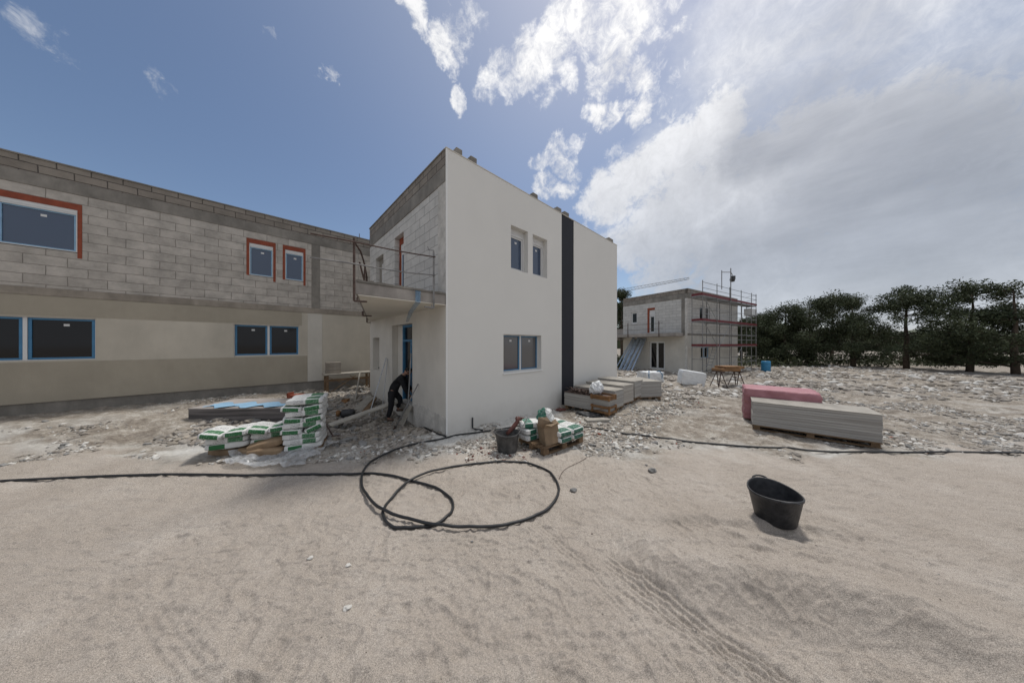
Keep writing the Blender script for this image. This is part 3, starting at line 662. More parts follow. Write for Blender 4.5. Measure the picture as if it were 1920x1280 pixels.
# balcony: wedge shaped slab
O1 = C0-D1*1.95; O2 = C0-D1*.10+D2*6.15
def slab(mb, z0, z1, e=0.):
    P = [C0+D2*.004, O1-D1*e, O2-D1*e, C0+D2*6.15]
    P = [C0+D2*.02-D1*.004, O1-D1*e+D2*.02, O2-D1*e, C0+D2*6.15-D1*.004]
    vs = [Vector((p.x, p.y, z)) for z in (z0, z1) for p in P]
    mb.add(vs, [(0, 1, 2, 3), (4, 7, 6, 5), (0, 4, 5, 1), (1, 5, 6, 2), (2, 6, 7, 3), (3, 7, 4, 0)])
b = MB(); slab(b, 3.165, 3.40); balc = b.build('balcony', M['slab'], house, bevel=.012)
b = MB(); slab(b, 3.145, 3.163, -.05); b.build('soffit_plaster', M['soffit'], balc)
b = MB()
for i in range(26):
    u0 = .02+i*1.9/26; u1 = u0+1.9/26+.002; hh = .035+.025*random.random()
    p0 = C0-D1*u0; p1 = C0-D1*u1
    b.add([(p0.x, p0.y, 3.401), (p1.x, p1.y, 3.401), (p1.x+D2.x*.14, p1.y+D2.y*.14, 3.401), (p0.x+D2.x*.14, p0.y+D2.y*.14, 3.401),
           (p0.x, p0.y, 3.40+hh), (p1.x, p1.y, 3.40+hh*.95), (p1.x+D2.x*.14, p1.y+D2.y*.14, 3.40+hh), (p0.x+D2.x*.14, p0.y+D2.y*.14, 3.40+hh)],
          [(0, 3, 2, 1), (4, 5, 6, 7), (0, 1, 5, 4), (1, 2, 6, 5), (2, 3, 7, 6), (3, 0, 4, 7)])
b.build('edge_upstand', M['concrete'], balc)
# parapet stubs
for (x0, x1, yt) in ((857, 872, 277), (884, 899, 292), (1001, 1012, 367), (1046, 1056, 393), (1060, 1070, 401), (1143, 1152, 453)):
    t0, _ = PF.f(x0, 300); t1, _ = PF.f(x1, 300); b = MB(); PF.box(b, t0, t1-.06, TOP-.05, TOP+.20, -.26, -.03); b.build('roof_upstand', M['concrete'], house, bevel=.012)
# re-base parts on the house root
def rebase(root):
    bpy.context.view_layer.update()
    inv_ = Matrix.Translation(root.location).inverted() if root.rotation_euler.z == 0 else root.matrix_world.inverted()
    for c in root.children: c.matrix_parent_inverse = inv_
rebase(house)

# temporary guard rail
gr = empty('guard_rail', (O1.x, O1.y, 3.0), 0, 'rusty temporary guard rail of posts and tubes clamped to the balcony of the white house', 'railing')
def post_c(p, z0, z1, m, dirv, hook=False):
    b = MB(); b.bar((p.x, p.y, z0), (p.x, p.y, z1), .034, .034); 
    q = p+dirv*.22
    b.bar((p.x, p.y, z0), (q.x, q.y, z0+.01), .045, .03)
    b.bar((p.x+dirv.x*.05, p.y+dirv.y*.05, z0), (p.x+dirv.x*.05, p.y+dirv.y*.05, z0+.08), .02, .02)
    if hook: b.tube([(p.x, p.y, z1), (p.x-.12, p.y, z1+.01), (p.x-.14, p.y, z1+.09)], .012, 6)
    return b.build('post', m, gr, bevel=.004)
pA = O1-D2*.03-D1*.03; pB = C0-D1*.351-D2*.03
post_c(pA, 3.02, 4.22, M['rust'], D1); post_c(pB, 3.04, 4.38, M['greypipe'], -D1, True)
pm = C0-D1*.985+D2*3.35; po = C0-D1*.14+D2*6.1
for p in (pm, po):
    b = MB(); b.bar((p.x, p.y, 3.08), (p.x+D1.x*.25, p.y+D1.y*.25, 3.09), .04, .03); b.bar((p.x, p.y, 3.08), (p.x, p.y, 3.22), .04, .04); b.build('clamp', M['rust'], gr)
b = MB(); b.bar((po.x, po.y, 3.2), (po.x, po.y, 4.95), .04, .04); b.build('post', M['rust'], gr)
b = MB()
q = C0-D1*1.55+D2*1.0
b.tube([at(666, 456, 5.1), at(676, 471, 5.5), at(682, 490, 6.1), at(687, 514, 6.5), at(687, 530, 6.6)], .018, 8); b.build('bent_bar', M['rust'], gr); b = MB()
b.tube([at(674, 491, 5.4), at(683, 526, 5.6), at(684, 503, 5.62)], .018, 8); b.build('bent_bar', M['rust'], gr)
def rail(zr, zl, ul, m, sag):
    pts = []
    for i in range(13):
        u = .33+(ul-.33)*i/12; z = zr+(zl-zr)*(u-.35)/1.6-sag*math.sin(math.pi*min(1, (u-.33)/1.62)); p = C0-D1*u-D2*.07; pts.append((p.x, p.y, z))
    b = MB(); b.tube(pts, .014, 8); b.build('rail', m, gr, smooth=True)
rail(4.22, 4.135, 2.65, M['rust'], .02); rail(3.80, 3.72, 2.66, M['greypipe'], .03)
rebase(gr)
# blue film strip hanging under the balcony
p0 = C0-D1*.72+D2*0.0; b = MB()
pts = [(p0-D2*.0, 3.39, .0), (p0, 3.14, 0), (C0-D1*.42+D2*1.1, 3.05, 0), (C0-D1*.1+D2*2.15, 2.86, 0)]
L_ = []
for i, (p, z, _) in enumerate(pts):
    w_ = .06 if i < 3 else .04; L_.append((p.x-D1.x*w_-D2.x*.012, p.y-D1.y*w_-D2.y*.012, z)); L_.append((p.x+D1.x*w_-D2.x*.012, p.y+D1.y*w_-D2.y*.012, z))
b.add(L_, [(2*i, 2*i+1, 2*i+3, 2*i+2) for i in range(len(pts)-1)])
def filmmat():
    m = mat('blue_polythene', (.12, .33, .55), .35, .15, 5, .3); n = m.node_tree.nodes; l = m.node_tree.links
    t = n.new('ShaderNodeBsdfTransparent'); x = n.new('ShaderNodeMixShader'); x.inputs[0].default_value = .24; l.new(t.outputs[0], x.inputs[1]); l.new(n['Principled BSDF'].outputs[0], x.inputs[2]); l.new(x.outputs[0], n['Material Output'].inputs[0]); return m
M['bfilm'] = filmmat()
o = b.build('film_strip', M['bfilm']); sm = o.modifiers.new('s', 'SOLIDIFY'); sm.thickness = .002
tag(o, 'thin translucent blue film strip hanging from the balcony down to the door', 'film')

# ------------------------------------------------------------------ neighbour house (left)
PN = Plane((-9.25, 9.54), D1, N1)
nb = empty('house', (-9.25, 9.54, 0), 0, 'unfinished grey block house with orange window surrounds at the left behind the cement bags', 'house')
def ptz(px0, py0, px1, py1):
    a_, z1_ = PN.f(px0, py0); b_, _ = PN.f(px1, py0); _, z0_ = PN.f(px0, py1); return a_, b_, z0_, z1_
NL, NR = -11.0, 4.2
u1 = (PN.f(462, 460)[0], PN.f(517, 460)[0], 4.66, 5.98)
u2 = (PN.f(530, 465)[0], PN.f(573, 465)[0], 4.66, 5.98)
g1 = (PN.f(480, 612)[0]-.55, PN.f(561, 612)[0], 1.78, 2.90)
e1 = (-4.6, -3.4, 4.66, 5.98); e2 = (-5.2, -3.2, 1.78, 2.9)
panel('upper_wall', PN, NL, NR, 3.66, 6.23, [u1, u2, e1], .22, M['block'], nb)
panel('ground_floor_wall', PN, NL, NR, .70, 3.45, [g1, e2], .2, M['cream'], nb)
b = MB(); PN.box(b, NL, NR, 3.452, 3.658, -.3, .02); b.build('floor_beam', M['concrete_b'], nb, bevel=.01)
b = MB(); PN.box(b, NL, NR, 6.232, 6.56, -.3, .015); b.build('ring_beam', M['concrete'], nb, bevel=.01)
panel('parapet_wall', PN, NL, NR, 6.562, TOP-.02, [], .1, M['block_d'], nb, out=.006, thick=.3)
b = MB(); PN.box(b, NL-.02, NR+.02, TOP-.018, TOP+.015, -.3, .03); b.build('coping', M['concrete'], nb)
b = MB(); PN.box(b, NL, NR, -.4, .698, -.3, -.03); b.build('plinth', M['concrete'], nb, bevel=.01)
c0, c1 = PN.f(584, 500)[0], PN.f(600, 500)[0]
b = MB(); PN.box(b, c0, c1, 3.66, 6.23, -.1, .012); b.build('concrete_column', M['concrete'], nb, bevel=.006)
c0, c1 = PN.f(577, 640)[0], PN.f(604, 640)[0]
b = MB(); PN.box(b, c0, c1, .705, 3.44, -.1, .008); b.build('column_render', M['cream_l'], nb)
b = MB(); PN.box(b, NL+.1, c0-.01, .705, 1.74, -.1, .009); b.build('render_patch', M['cream_d'], nb)
b = MB(); PN.box(b, NL+.1, PN.f(566, 600)[0], 2.93, 3.44, -.1, .006); b.build('render_patch', M['cream_d'], nb)
for w_ in (u1, u2, e1):
    b = MB(); PN.box(b, w_[0]+.002, w_[0]+.07, w_[2], w_[3]-.16, -.2, .006); PN.box(b, w_[1]-.07, w_[1]-.002, w_[2]-.14, w_[3]-.16, -.2, .006); PN.box(b, w_[0]+.002, w_[1]-.002, w_[3]-.16, w_[3]-.002, -.2, .006)
    b.build('insulation_frame', M['orange'], nb)
    window(PN, w_[0]+.072, w_[1]-.072, w_[2]+.02, w_[3]-.16, .05, nb, M['pvc'], M['glass_b'], 1, .02, .12, film=M['bluelt'], e=.028)
window(PN, *g1, .10, nb, M['pvc'], M['glass'], 2, .02, 0, film=M['blue'], e=.05)
window(PN, *e2, .10, nb, M['pvc'], M['glass'], 2, .02, 0, film=M['blue'], e=.05)
b = MB()
def pn(t, s, z): q = Vector((-9.25, 9.54))+D1*t+D2*s; return Vector((q.x, q.y, z))
quad(b, pn(NL, .02, 6.5), pn(NR, .02, 6.5), pn(NR, 6, 6.5), pn(NL, 6, 6.5)); b.build('roof', M['concrete'], nb)
b = MB(); quad(b, pn(NR, .25, -.5), pn(NR, 6, -.5), pn(NR, 6, TOP-.03), pn(NR, .25, TOP-.03)); quad(b, pn(NL, 6, -.5), pn(NR, 6, -.5), pn(NR, 6, TOP-.03), pn(NL, 6, TOP-.03)); quad(b, pn(NL, .25, -.5), pn(NL, 6, -.5), pn(NL, 6, TOP-.03), pn(NL, .25, TOP-.03)); b.build('rear_wall', M['block'], nb)
b = MB(); q = PN.P(PN.f(675, 440)[0], TOP, -.1); b.bar((q.x, q.y, TOP), (q.x, q.y, TOP+.22), .02, .02); b.build('rebar', M['rust'], nb)
rebase(nb)

# ------------------------------------------------------------------ far house (right) with scaffold
FC = Vector((14.33, 21.5)); E1 = Vector((.8537, .5208)); E2 = Vector((-.5208, .8537)); NE1 = Vector((.5208, -.8537))
PR = Plane(FC, E1, NE1); PQ = Plane(FC, E2, -E1)
fh = empty('house', (FC.x, FC.y, 0), 0, 'unfinished grey two storey house with scaffolding in the distance on the right', 'house')
FT = 6.76; FB = -.6
def rq(pl, x0, y0, x1, y1):
    a_, z1_ = pl.f(x0, y0); b_, _ = pl.f(x1, y0); _, z0_ = pl.f(x0, y1)
    return (min(a_, b_), max(a_, b_), z0_, z1_)
qa = rq(PQ, 1183, 586, 1195, 607); qb = rq(PQ, 1214, 578, 1228, 624); qc = rq(PQ, 1217, 640, 1246.5, 691)
panel('side_wall', PQ, .02, 6.0, FB, 2.92, [qc], .2, M['cream_l'], fh); panel('upper_side_wall', PQ, .5, 6.0, 3.1, 5.95, [qa, qb], .2, M['block_w'], fh)
for z_ in ((2.92, 3.1, .01), (5.952, 6.35, .02)): b = MB(); PQ.box(b, .03, 6.0, z_[0], z_[1], -.2, z_[2]); b.build('ring_beam', M['concrete'], fh)
b = MB(); PQ.box(b, .22, .5, 3.1, 5.95, -.2, .012); b.build('concrete_column', M['concrete'], fh)
b = MB(); PQ.box(b, .03, .22, FB, 5.95, -.2, .03); b.build('corner_render', M['mortar'], fh)
panel('parapet_wall', PQ, .02, 6.0, 6.352, FT, [], .1, M['block_d'], fh, thick=.2)
ra = rq(PR, 1312, 573, 1321, 601); rb = rq(PR, 1323, 575, 1331, 600); rc = rq(PR, 1314, 650, 1330, 672)
FL = 9.9
panel('front_wall', PR, 0, FL, FB, 2.92, [rc], .2, M['cream_l'], fh); panel('upper_front_wall', PR, 0, FL, 3.1, 5.95, [ra, rb], .2, M['block_w'], fh)
for z_ in ((2.92, 3.1, .01), (5.952, 6.35, .02)): b = MB(); PR.box(b, 0, FL, z_[0], z_[1], -.2, z_[2]); b.build('ring_beam', M['concrete'], fh)
panel('parapet_wall', PR, 0, FL, 6.352, FT, [], .1, M['block_d'], fh, thick=.2)
for pl, w_ in ((PQ, qa), (PR, ra), (PR, rb)): window(pl, *w_, .12, fh, M['pvc'], M['glass'], 1, .07, 0, tagl=False)
window(PR, *rc, .12, fh, M['pvc'], M['glass'], 2, .05, 0, tagl=False, film=M['bluelt'])
b = MB(); PQ.box(b, qb[0], qb[1], qb[3]-.2, qb[3], -.15, .01); PQ.box(b, qb[1]-.16, qb[1], qb[2], qb[3]-.2, -.15, .01); b.build('insulation_frame', M['orange'], fh)
window(PQ, qb[0], qb[1]-.16, qb[2], qb[3]-.2, .1, fh, M['pvc'], M['glass'], 1, .07, .5, name='balcony_door', tagl=False)
window(PQ, *qc, .15, fh, M['pvc'], M['glass'], 2, .09, 0, name='patio_door', tagl=False)
# balcony
b = MB(); PQ.box(b, .3, 7.6, 2.85, 3.12, .02, 1.35); b.build('balcony', M['slab'], fh, bevel=.01)
b = MB(); PQ.box(b, 6.05, 9, 3.12, 3.75, -.6, -.4); PQ.box(b, 6.0, 9, 2.6, 2.9, -1, .8); b.build('balcony_parapet', M['slab'], fh)
b = MB(); b.add([PR.P(0.02, 6.3, -.02), PR.P(FL, 6.3, -.02), PR.P(FL, 6.3, -6), PR.P(.02, 6.3, -6)], [(0, 1, 2, 3)])
b.build('roof', M['concrete'], fh)
b = MB(); b.add([PR.P(FL, FB, -.02), PR.P(FL, FB, -6), PR.P(FL, FT, -6), PR.P(FL, FT, -.02)], [(0, 1, 2, 3)]); b.add([PR.P(0, FB, -6), PR.P(FL, FB, -6), PR.P(FL, FT, -6), PR.P(0, FT, -6)], [(0, 1, 2, 3)]); b.build('rear_wall', M['block_w'], fh)
rebase(fh)
g2 = empty('guard_rail', PQ.P(.5, 3.1, 1.3), 0, 'thin rusty guard rail on the balcony of the far scaffolded house', 'railing')
b = MB()
for t in (1.6, 4.5, 7.4):
    q = PQ.P(t, 3, 1.38); b.bar((q.x, q.y, 2.8), (q.x, q.y, 4.15), .05, .05)
for z in (3.5, 3.95):
    a_, b_ = PQ.P(1.3, z, 1.38), PQ.P(7.6, z, 1.38); b.tube([a_, b_], .015, 6)
b.build('posts_and_rails', M['rust'], g2); rebase(g2)
# scaffold
sc = empty('scaffold', PR.P(5, 0, .8), 0, 'steel tube scaffold with red toe boards standing in front of the far house', 'scaffold')
TT = [.0, 2.5, 5.0, 7.5, 10.0, 11.2]
for t in TT:
    b = MB()
    for o_ in (.3, 1.05):
        top = 7.2 if o_ > 1 else 6.5
        b.tube([PR.P(t, -.3, o_), PR.P(t, top, o_)], .028, 6)
    for z in (1.0, 1.95, 3.0, 3.95, 5.0, 5.95): b.tube([PR.P(t, z, .3), PR.P(t, z, 1.05)], .02, 6)
    b.build('frame', M['greypipe'], sc)
for z in (1.97, 3.97, 5.97):
    b = MB(); PR.box(b, -.05, 11.25, z, z+.05, .32, 1.03); b.build('deck', M['steel'], sc)
    b = MB(); PR.box(b, -.1, 11.3, z+.06, z+.24, 1.06, 1.09); PR.box(b, -.1, -.07, z+.06, z+.24, .3, 1.06); b.build('toe_board', M['red'], sc)
for (z0_, zs) in ((0, (.55,)), (2, (2.6, 3.05)), (4, (4.6, 5.05)), (6, (6.6, 7.05))):
    for z in zs:
        b = MB(); b.tube([PR.P(-.1, z, 1.07), PR.P(11.3, z, 1.07)], .02, 6); b.tube([PR.P(11.2, z, .3), PR.P(11.2, z, 1.07)], .02, 6); b.build('guard_tube', M['steel'], sc)
b = MB()
for (t0, z0_) in ((0, 6), (0, 4), (5, 0), (2.5, 2)): b.tube([PR.P(t0+.1, z0_-.1 if z0_ else .1, 1.09), PR.P(t0+2.5, z0_-1.95 if z0_ > 2 else z0_+1.9, 1.09)], .018, 6)
b.tube([PR.P(.2, 5.9, 1.1), PR.P(2.5, 4.0, 1.1)], .02, 6); b.tube([PR.P(.2, 3.9, 1.1), PR.P(2.5, 2.0, 1.1)], .02, 6)
b.build('brace', M['steel'], sc)
b = MB(); a_, b_ = PR.P(2.0, 0, .6), PR.P(3.6, 1.95, .6)
for o_ in (.42, .75): b.tube([PR.P(2.0, -.1, o_), PR.P(3.4, 2.0, o_)], .02, 6)
for i in range(8): b.tube([PR.P(2.0+1.4*i/8, -.1+2.1*i/8, .42), PR.P(2.0+1.4*i/8, -.1+2.1*i/8, .75)], .014, 5)
b.build('ladder', M['steel'], sc)
rebase(sc)
ho = empty('hoist', PR.P(5, 7, 1.1), 0, 'small rope hoist with swing arm on top of the scaffold', 'hoist')
b = MB(); b.tube([PR.P(5.0, 6.0, 1.12), PR.P(5.0, 8.85, 1.12)], .035, 8); b.tube([PR.P(3.2, 6.8, 1.12), PR.P(3.2, 8.4, 1.12)], .03, 8)
b.tube([PR.P(3.2, 8.25, 1.12), PR.P(5.0, 8.5, 1.12), PR.P(5.35, 8.3, 1.12)], .03, 8); b.build('arm', M['greypipe'], ho)
b = MB(); c = PR.P(5.25, 7.9, 1.15)
b.lathe([(.02, -.22), (.16, -.2), (.2, 0), (.14, .18), (.02, .2)], c, 12); b.box(c.x-.12, c.x+.2, c.y-.1, c.y+.1, c.z-.02, c.z+.3); b.build('motor', M['rubber'], ho, bevel=.01); rebase(ho)
# white bucket/material sack on the scaffold
b = MB(); c = PR.P(10.6, 4.05, .7); cc = PR.P(10.9, 5.05, .7)
b.obox(cc+Vector((0, 0, .35)), (E1*.75).to_3d(), (NE1*.3).to_3d(), (0, 0, .33)); o = b.build('mortar_tub', M['wplastic'], bevel=.05); tag(o, 'pale tub hanging at the right end of the far scaffold', 'tub')

# ------------------------------------------------------------------ crane far behind
cr = empty('tower_crane', (8, 60, 0), 0, 'distant construction crane whose thin jib rises behind the far house', 'crane')
b = MB(); A = at(1120, 556, 62); B = at(1292, 523.5, 50)
up = Vector((0, 0, 1)); nseg = 26
for i in range(nseg+1):
    p = A.lerp(B, i/nseg); h = .75*(1-.55*i/nseg)
    if i < nseg:
        q = A.lerp(B, (i+1)/nseg); h2 = .75*(1-.55*(i+1)/nseg)
        b.bar(p, q, .07, .07); b.bar(p+up*h, q+up*h2, .06, .06); b.bar(p, q+up*h2, .035, .035)
    b.bar(p, p+up*h, .03, .03)
b.build('jib', M['greypipe'], cr)
b = MB(); T_ = Vector((A.x-4, A.y+3, 0)); 
for (dx, dy) in ((-.6, -.6), (.6, -.6), (.6, .6), (-.6, .6)): b.bar(T_+Vector((dx, dy, 0)), T_+Vector((dx, dy, A.z+3)), .12, .12)
b.bar(T_+Vector((0, 0, A.z)), A, .3, .3); b.build('mast', M['greypipe'], cr); rebase(cr)

# ------------------------------------------------------------------ black supply hose
hose_px = [(-20, 906), (200, 896), (400, 892), (480, 892), (560, 891), (640, 890), (690, 891), (740, 896), (790, 907), (825, 920), (846, 938), (848, 958), (830, 978), (800, 990), (765, 993), (735, 990), (719, 973), (722, 952), (745, 925), (775, 903), (820, 885), (880, 873), (940, 866.5), (990, 870), (1025, 884), (1045, 908), (1046, 930), (1030, 953), (1000, 974), (950, 988), (890, 995), (830, 993), (775, 982), (720, 962), (690, 937), (678, 912), (684, 885), (710, 862), (760, 840), (820, 826), (870, 816), (920, 808), (965, 801), (1010, 797), (1060, 797), (1110, 802), (1160, 811), (1210, 818), (1270, 826), (1340, 834), (1440, 842), (1560, 849), (1700, 850), (1940, 850)]
def catmull(P, n=6):
    out = []
    for i in range(len(P)-1):
        p0, p1, p2, p3 = P[max(i-1, 0)], P[i], P[i+1], P[min(i+2, len(P)-1)]
        for k in range(n):
            t = k/n; out.append(.5*((2*p1)+(p2-p0)*t+(2*p0-5*p1+4*p2-p3)*t*t+(3*p1-p0-3*p2+p3)*t**3))
    out.append(P[-1]); return out
def on_ground(P, r, lift=None):
    res = []
    for i, p in enumerate(P):
        res.append(Vector((p.x, p.y, hgrid(p.x, p.y)+r*.8)))
    for _ in range(3): res = [res[0]]+[Vector((res[i].x, res[i].y, max(res[i].z, (res[i-1].z+res[i+1].z)/2))) for i in range(1, len(res)-1)]+[res[-1]]
    if lift:
        for (k, h, w) in lift:
            for i in range(len(res)): res[i].z += h*math.exp(-((i-k)/w)**2)
    return res
HP = catmull([gp(x, y) for (x, y) in hose_px], 6)
k1 = 6*36
HP = on_ground(HP, .0185, [(6*33.5, .034, 9), (6*31.0, .03, 8), (6*36.5, .03, 8), (6*19.4, .034, 6)])
b = MB(); b.tube(HP, .0185, 10); o = b.build('hose', M['black'], smooth=True)
tag(o, 'long black supply hose lying in two big loops on the sand', 'hose')
# conduit stubs by the white wall
b = MB(); q = gp(886, 806); b.tube([q+Vector((0, 0, .32)), q+Vector((0, 0, .05)), q+Vector((.08, -.04, .03)), gp(905, 808)+Vector((0, 0, .02))], .02, 8)
o = b.build('conduit', M['black'], smooth=True); tag(o, 'short black conduit sticking out of the ground at the foot of the white wall', 'conduit')
b = MB(); P_ = [gp(x, y)+Vector((0, 0, .02)) for x, y in ((775, 792), (790, 800), (805, 808), (822, 815), (836, 819))]; b.tube(P_, .02, 7); o = b.build('conduit', M['black'], smooth=True)
tag(o, 'dark conduit lying along the base of the plastered side wall near the corner', 'conduit')
b = MB(); P_ = on_ground(catmull([gp(x, y) for x, y in ((1048, 900), (1058, 882), (1085, 868), (1100, 858), (1118, 848))], 4), .004); b.tube(P_, .004, 5); o = b.build('wire', M['rust'], smooth=True)
tag(o, 'thin brown wire on the sand between hose loop and loaded pallet', 'wire')
b = MB(); P_ = on_ground(catmull([gp(x, y) for x, y in ((1378, 712), (1400, 722), (1440, 724), (1500, 722))], 4), .02); b.tube(P_, .025, 6); o = b.build('pipe', M['black'], smooth=True)
tag(o, 'black pipe on the rubble behind the pink wrapped pallet', 'pipe')

# ------------------------------------------------------------------ bags
def bag_mesh(name, m, lx=.62, ly=.40, h=.13, seed=0, kraft=False):
    rr = random.Random(seed); nx_, ny_, nz_ = 14, 9, 5; bm = bmesh.new()
    bmesh.ops.create_cube(bm, size=1); bmesh.ops.subdivide_edges(bm, edges=bm.edges[:], cuts=6, use_grid_fill=True)
    ph = [rr.random()*6 for _ in range(6)]
    for v in bm.verts:
        x, y, z = v.co*2
        e = 6
        k = (abs(x)**e+abs(y)**e+abs(z)**e)**(-1/e)
        X, Y, Z = x*k, y*k, z*k
        X, Y, Z = X*.45+x*.55, Y*.45+y*.55, Z*.5+z*.5
        pin = 1-.30*max(0, abs(X)-.55)**1.3/.45-.18*max(0, abs(Y)-.5)/.5
        w = .05*math.sin(X*4+ph[0])*math.cos(Y*3+ph[1])+.04*math.sin(X*9+ph[2])+.05*math.sin(Y*8+ph[3])
        v.co = (X*lx/2*(1+.015*math.sin(Z*5+ph[4])), Y*ly/2*(1+.03*math.sin(X*6+ph[5])), (Z*pin+w)*h/2)
    me_ = bpy.data.meshes.new(name); bm.to_mesh(me_); bm.free(); me_.materials.append(m)
    me_.polygons.foreach_set('use_smooth', [True]*len(me_.polygons))
    return me_
BAGM = [bag_mesh('cement_bag', M['bag'], seed=i) for i in range(4)]
BAGE = [bag_mesh('cement_bag', M['bagE'], seed=20+i) for i in range(4)]
BAGA = [bag_mesh('adhesive_bag', M['bag2'], .56, .36, .13, seed=9+i) for i in range(3)]
BAGB = [bag_mesh('adhesive_bag', M['bag2E'], .56, .36, .13, seed=19+i) for i in range(3)]
def put(name, me_, loc, rot, label, cat, group=None, scale=None):
    o = bpy.data.objects.new(name, me_); COL.objects.link(o); o.location = loc; o.rotation_euler = rot
    if scale: o.scale = scale
    return tag(o, label, cat, group)
ORD = ['lowest', 'second', 'third', 'fourth', 'fifth', 'sixth', 'seventh', 'topmost']
# a low pallet under the left stacks
def pallet(loc, rz, label, group=None, L_=1.2, W_=.8, m=None, tilt=0):
    m = m or M['wood']; t = empty('pallet', loc, rz, label, 'pallet', group)
    for i in range(7):
        b = MB(); y0 = -W_/2+i*(W_-.09)/6; 
        b.box(-L_/2, L_/2, y0, y0+.09, .12, .142); b.build('deck_board', m, t, bevel=.003)
    for x in (-L_/2+.05, 0, L_/2-.05):
        b = MB(); b.box(x-.05, x+.05, -W_/2, W_/2, .098, .119); b.build('cross_board', m, t, bevel=.003)
    for x in (-L_/2+.07, 0, L_/2-.07):
        for y in (-W_/2+.05, 0, W_/2-.05):
            b = MB(); b.box(x-.07, x+.07, y-.05, y+.05, .02, .097); b.build('block', m, t, bevel=.004)
    for y in (-W_/2+.05, 0, W_/2-.05):
        b = MB(); b.box(-L_/2, L_/2, y-.05, y+.05, 0, .019); b.build('runner', m, t, bevel=.003)
    return t
S0 = gp(567, 848); S0.z = hgrid(S0.x, S0.y)
rz0 = R(27)
ex = Vector((math.cos(rz0), math.sin(rz0), 0)); ey = Vector((-math.sin(rz0), math.cos(rz0), 0))
pallet(S0+ey*.42-ex*.28+Vector((0, 0, -.09)), rz0, 'mostly hidden wooden pallet under the tall stack of green and white cement bags')
h = .113; z = S0.z+.05+h*.45; lay = 0
rows = ['L', 'L', 'L', 'E', 'L', 'E', 'L', 'E', 'L']
random.seed(11)
names = ['lowest', 'second from the bottom', 'third from the bottom', None, 'middle', None, 'third from the top', None, 'topmost']
sh = [0, -.01, -.02, 0, -.03, 0, .02, 0, .03]
for k, r_ in enumerate(rows):
    if r_ == 'L':
        flip = R(180) if k in (0,) else 0
        c = S0+ey*.2+ex*sh[k]; put('cement_bag', BAGM[k % 4], (c.x, c.y, z), (R(random.uniform(-2, 2)), R(random.uniform(-2, 2)), rz0+flip+R(random.uniform(-4, 4))), 'green and white cement bag lying lengthwise, %s layer of the tall stack' % names[k], 'bag', 'cement bags in the tall stack')
        c = S0+ey*.6+ex*sh[k]; put('cement_bag', BAGM[(k+1) % 4], (c.x, c.y, z), (0, 0, rz0+R(random.uniform(-4, 4))), 'partly hidden rear cement bag in the %s layer of the tall stack' % names[k], 'bag', 'cement bags in the tall stack')
        z += h*.98
    else:
        for j, sx in enumerate((-.17, .17)):
            t_ = R([-6, 8][j]) if k > 3 else R([-3, 24][j])
            c = S0+ex*(sx+sh[k])+ey*.3; o = put('cement_bag', BAGE[(k+j) % 4], (c.x, c.y, z+(.03 if (k == 3 and j) else 0)), (t_, R(3), rz0-R(90)+R(random.uniform(-6, 6))), '%s cement bag of the %s crosswise pair in the tall stack' % (['left', 'right'][j], {3: 'lowest', 5: 'middle', 7: 'highest'}[k]), 'bag', 'cement bags in the tall stack')
            o.scale = (1, .84, 1)
        z += h*1.02
# lower stack to its left
S1 = S0+Vector((-.66, -.02, 0)); 
for col in range(2):
    z = S0.z+.22
    for k in range(3):
        c = S1-ex*(.64*col)+ey*.25
        if k < 2:
            put('cement_bag', BAGM[(k+col) % 4], (c.x, c.y, z), (0, 0, rz0+(R(180) if k == 0 else 0)+R(random.uniform(-3, 3))), 'cement bag lying lengthwise, %s in the low pile %s' % (['lowest', 'middle'][k], ['touching the tall stack', 'farthest left'][col]), 'bag', 'cement bags in the low piles')
        else:
            for j, sx in enumerate((-.17, .17)):
                o = put('cement_bag', BAGE[(k+j) % 4], (c.x+sx*ex.x, c.y+sx*ex.y, z+.01), (R([-12, 4][j]), 0, rz0-R(90+random.uniform(-6, 6))), '%s of two cement bags on top of the low pile %s' % (['left', 'right'][j], ['touching the tall stack', 'farthest left'][col]), 'bag', 'cement bags in the low piles'); o.scale = (1, .84, 1)
        z += h
# brown paper bags
KB = bag_mesh('paper_bag', M['kraft'], .62, .42, .15, seed=33)
z0 = hgrid(S1.x, S1.y-.2)-.02
for (dx, dy, dz, rz, ry, lb) in ((.05, -.06, .10, 20, 4, 'crumpled brown paper bag lying in front of the low cement pile touching the tall stack'), (-.30, -.02, .09, -8, 0, 'brown paper bag lying in the middle of those below the low cement pile'),
                                 (-.75, .0, .09, 5, 2, 'brown paper bag at the far left end of the low cement pile'), (-.02, -.0, .215, 28, -9, 'brown paper bag lying tilted on top of the other brown bags')):
    put('paper_bag', KB, (S1.x+dx, S1.y+dy, z0+dz), (R(2), R(ry), R(rz)), lb, 'bag', 'brown paper bags beside the cement bags', (.9, .9, 1))
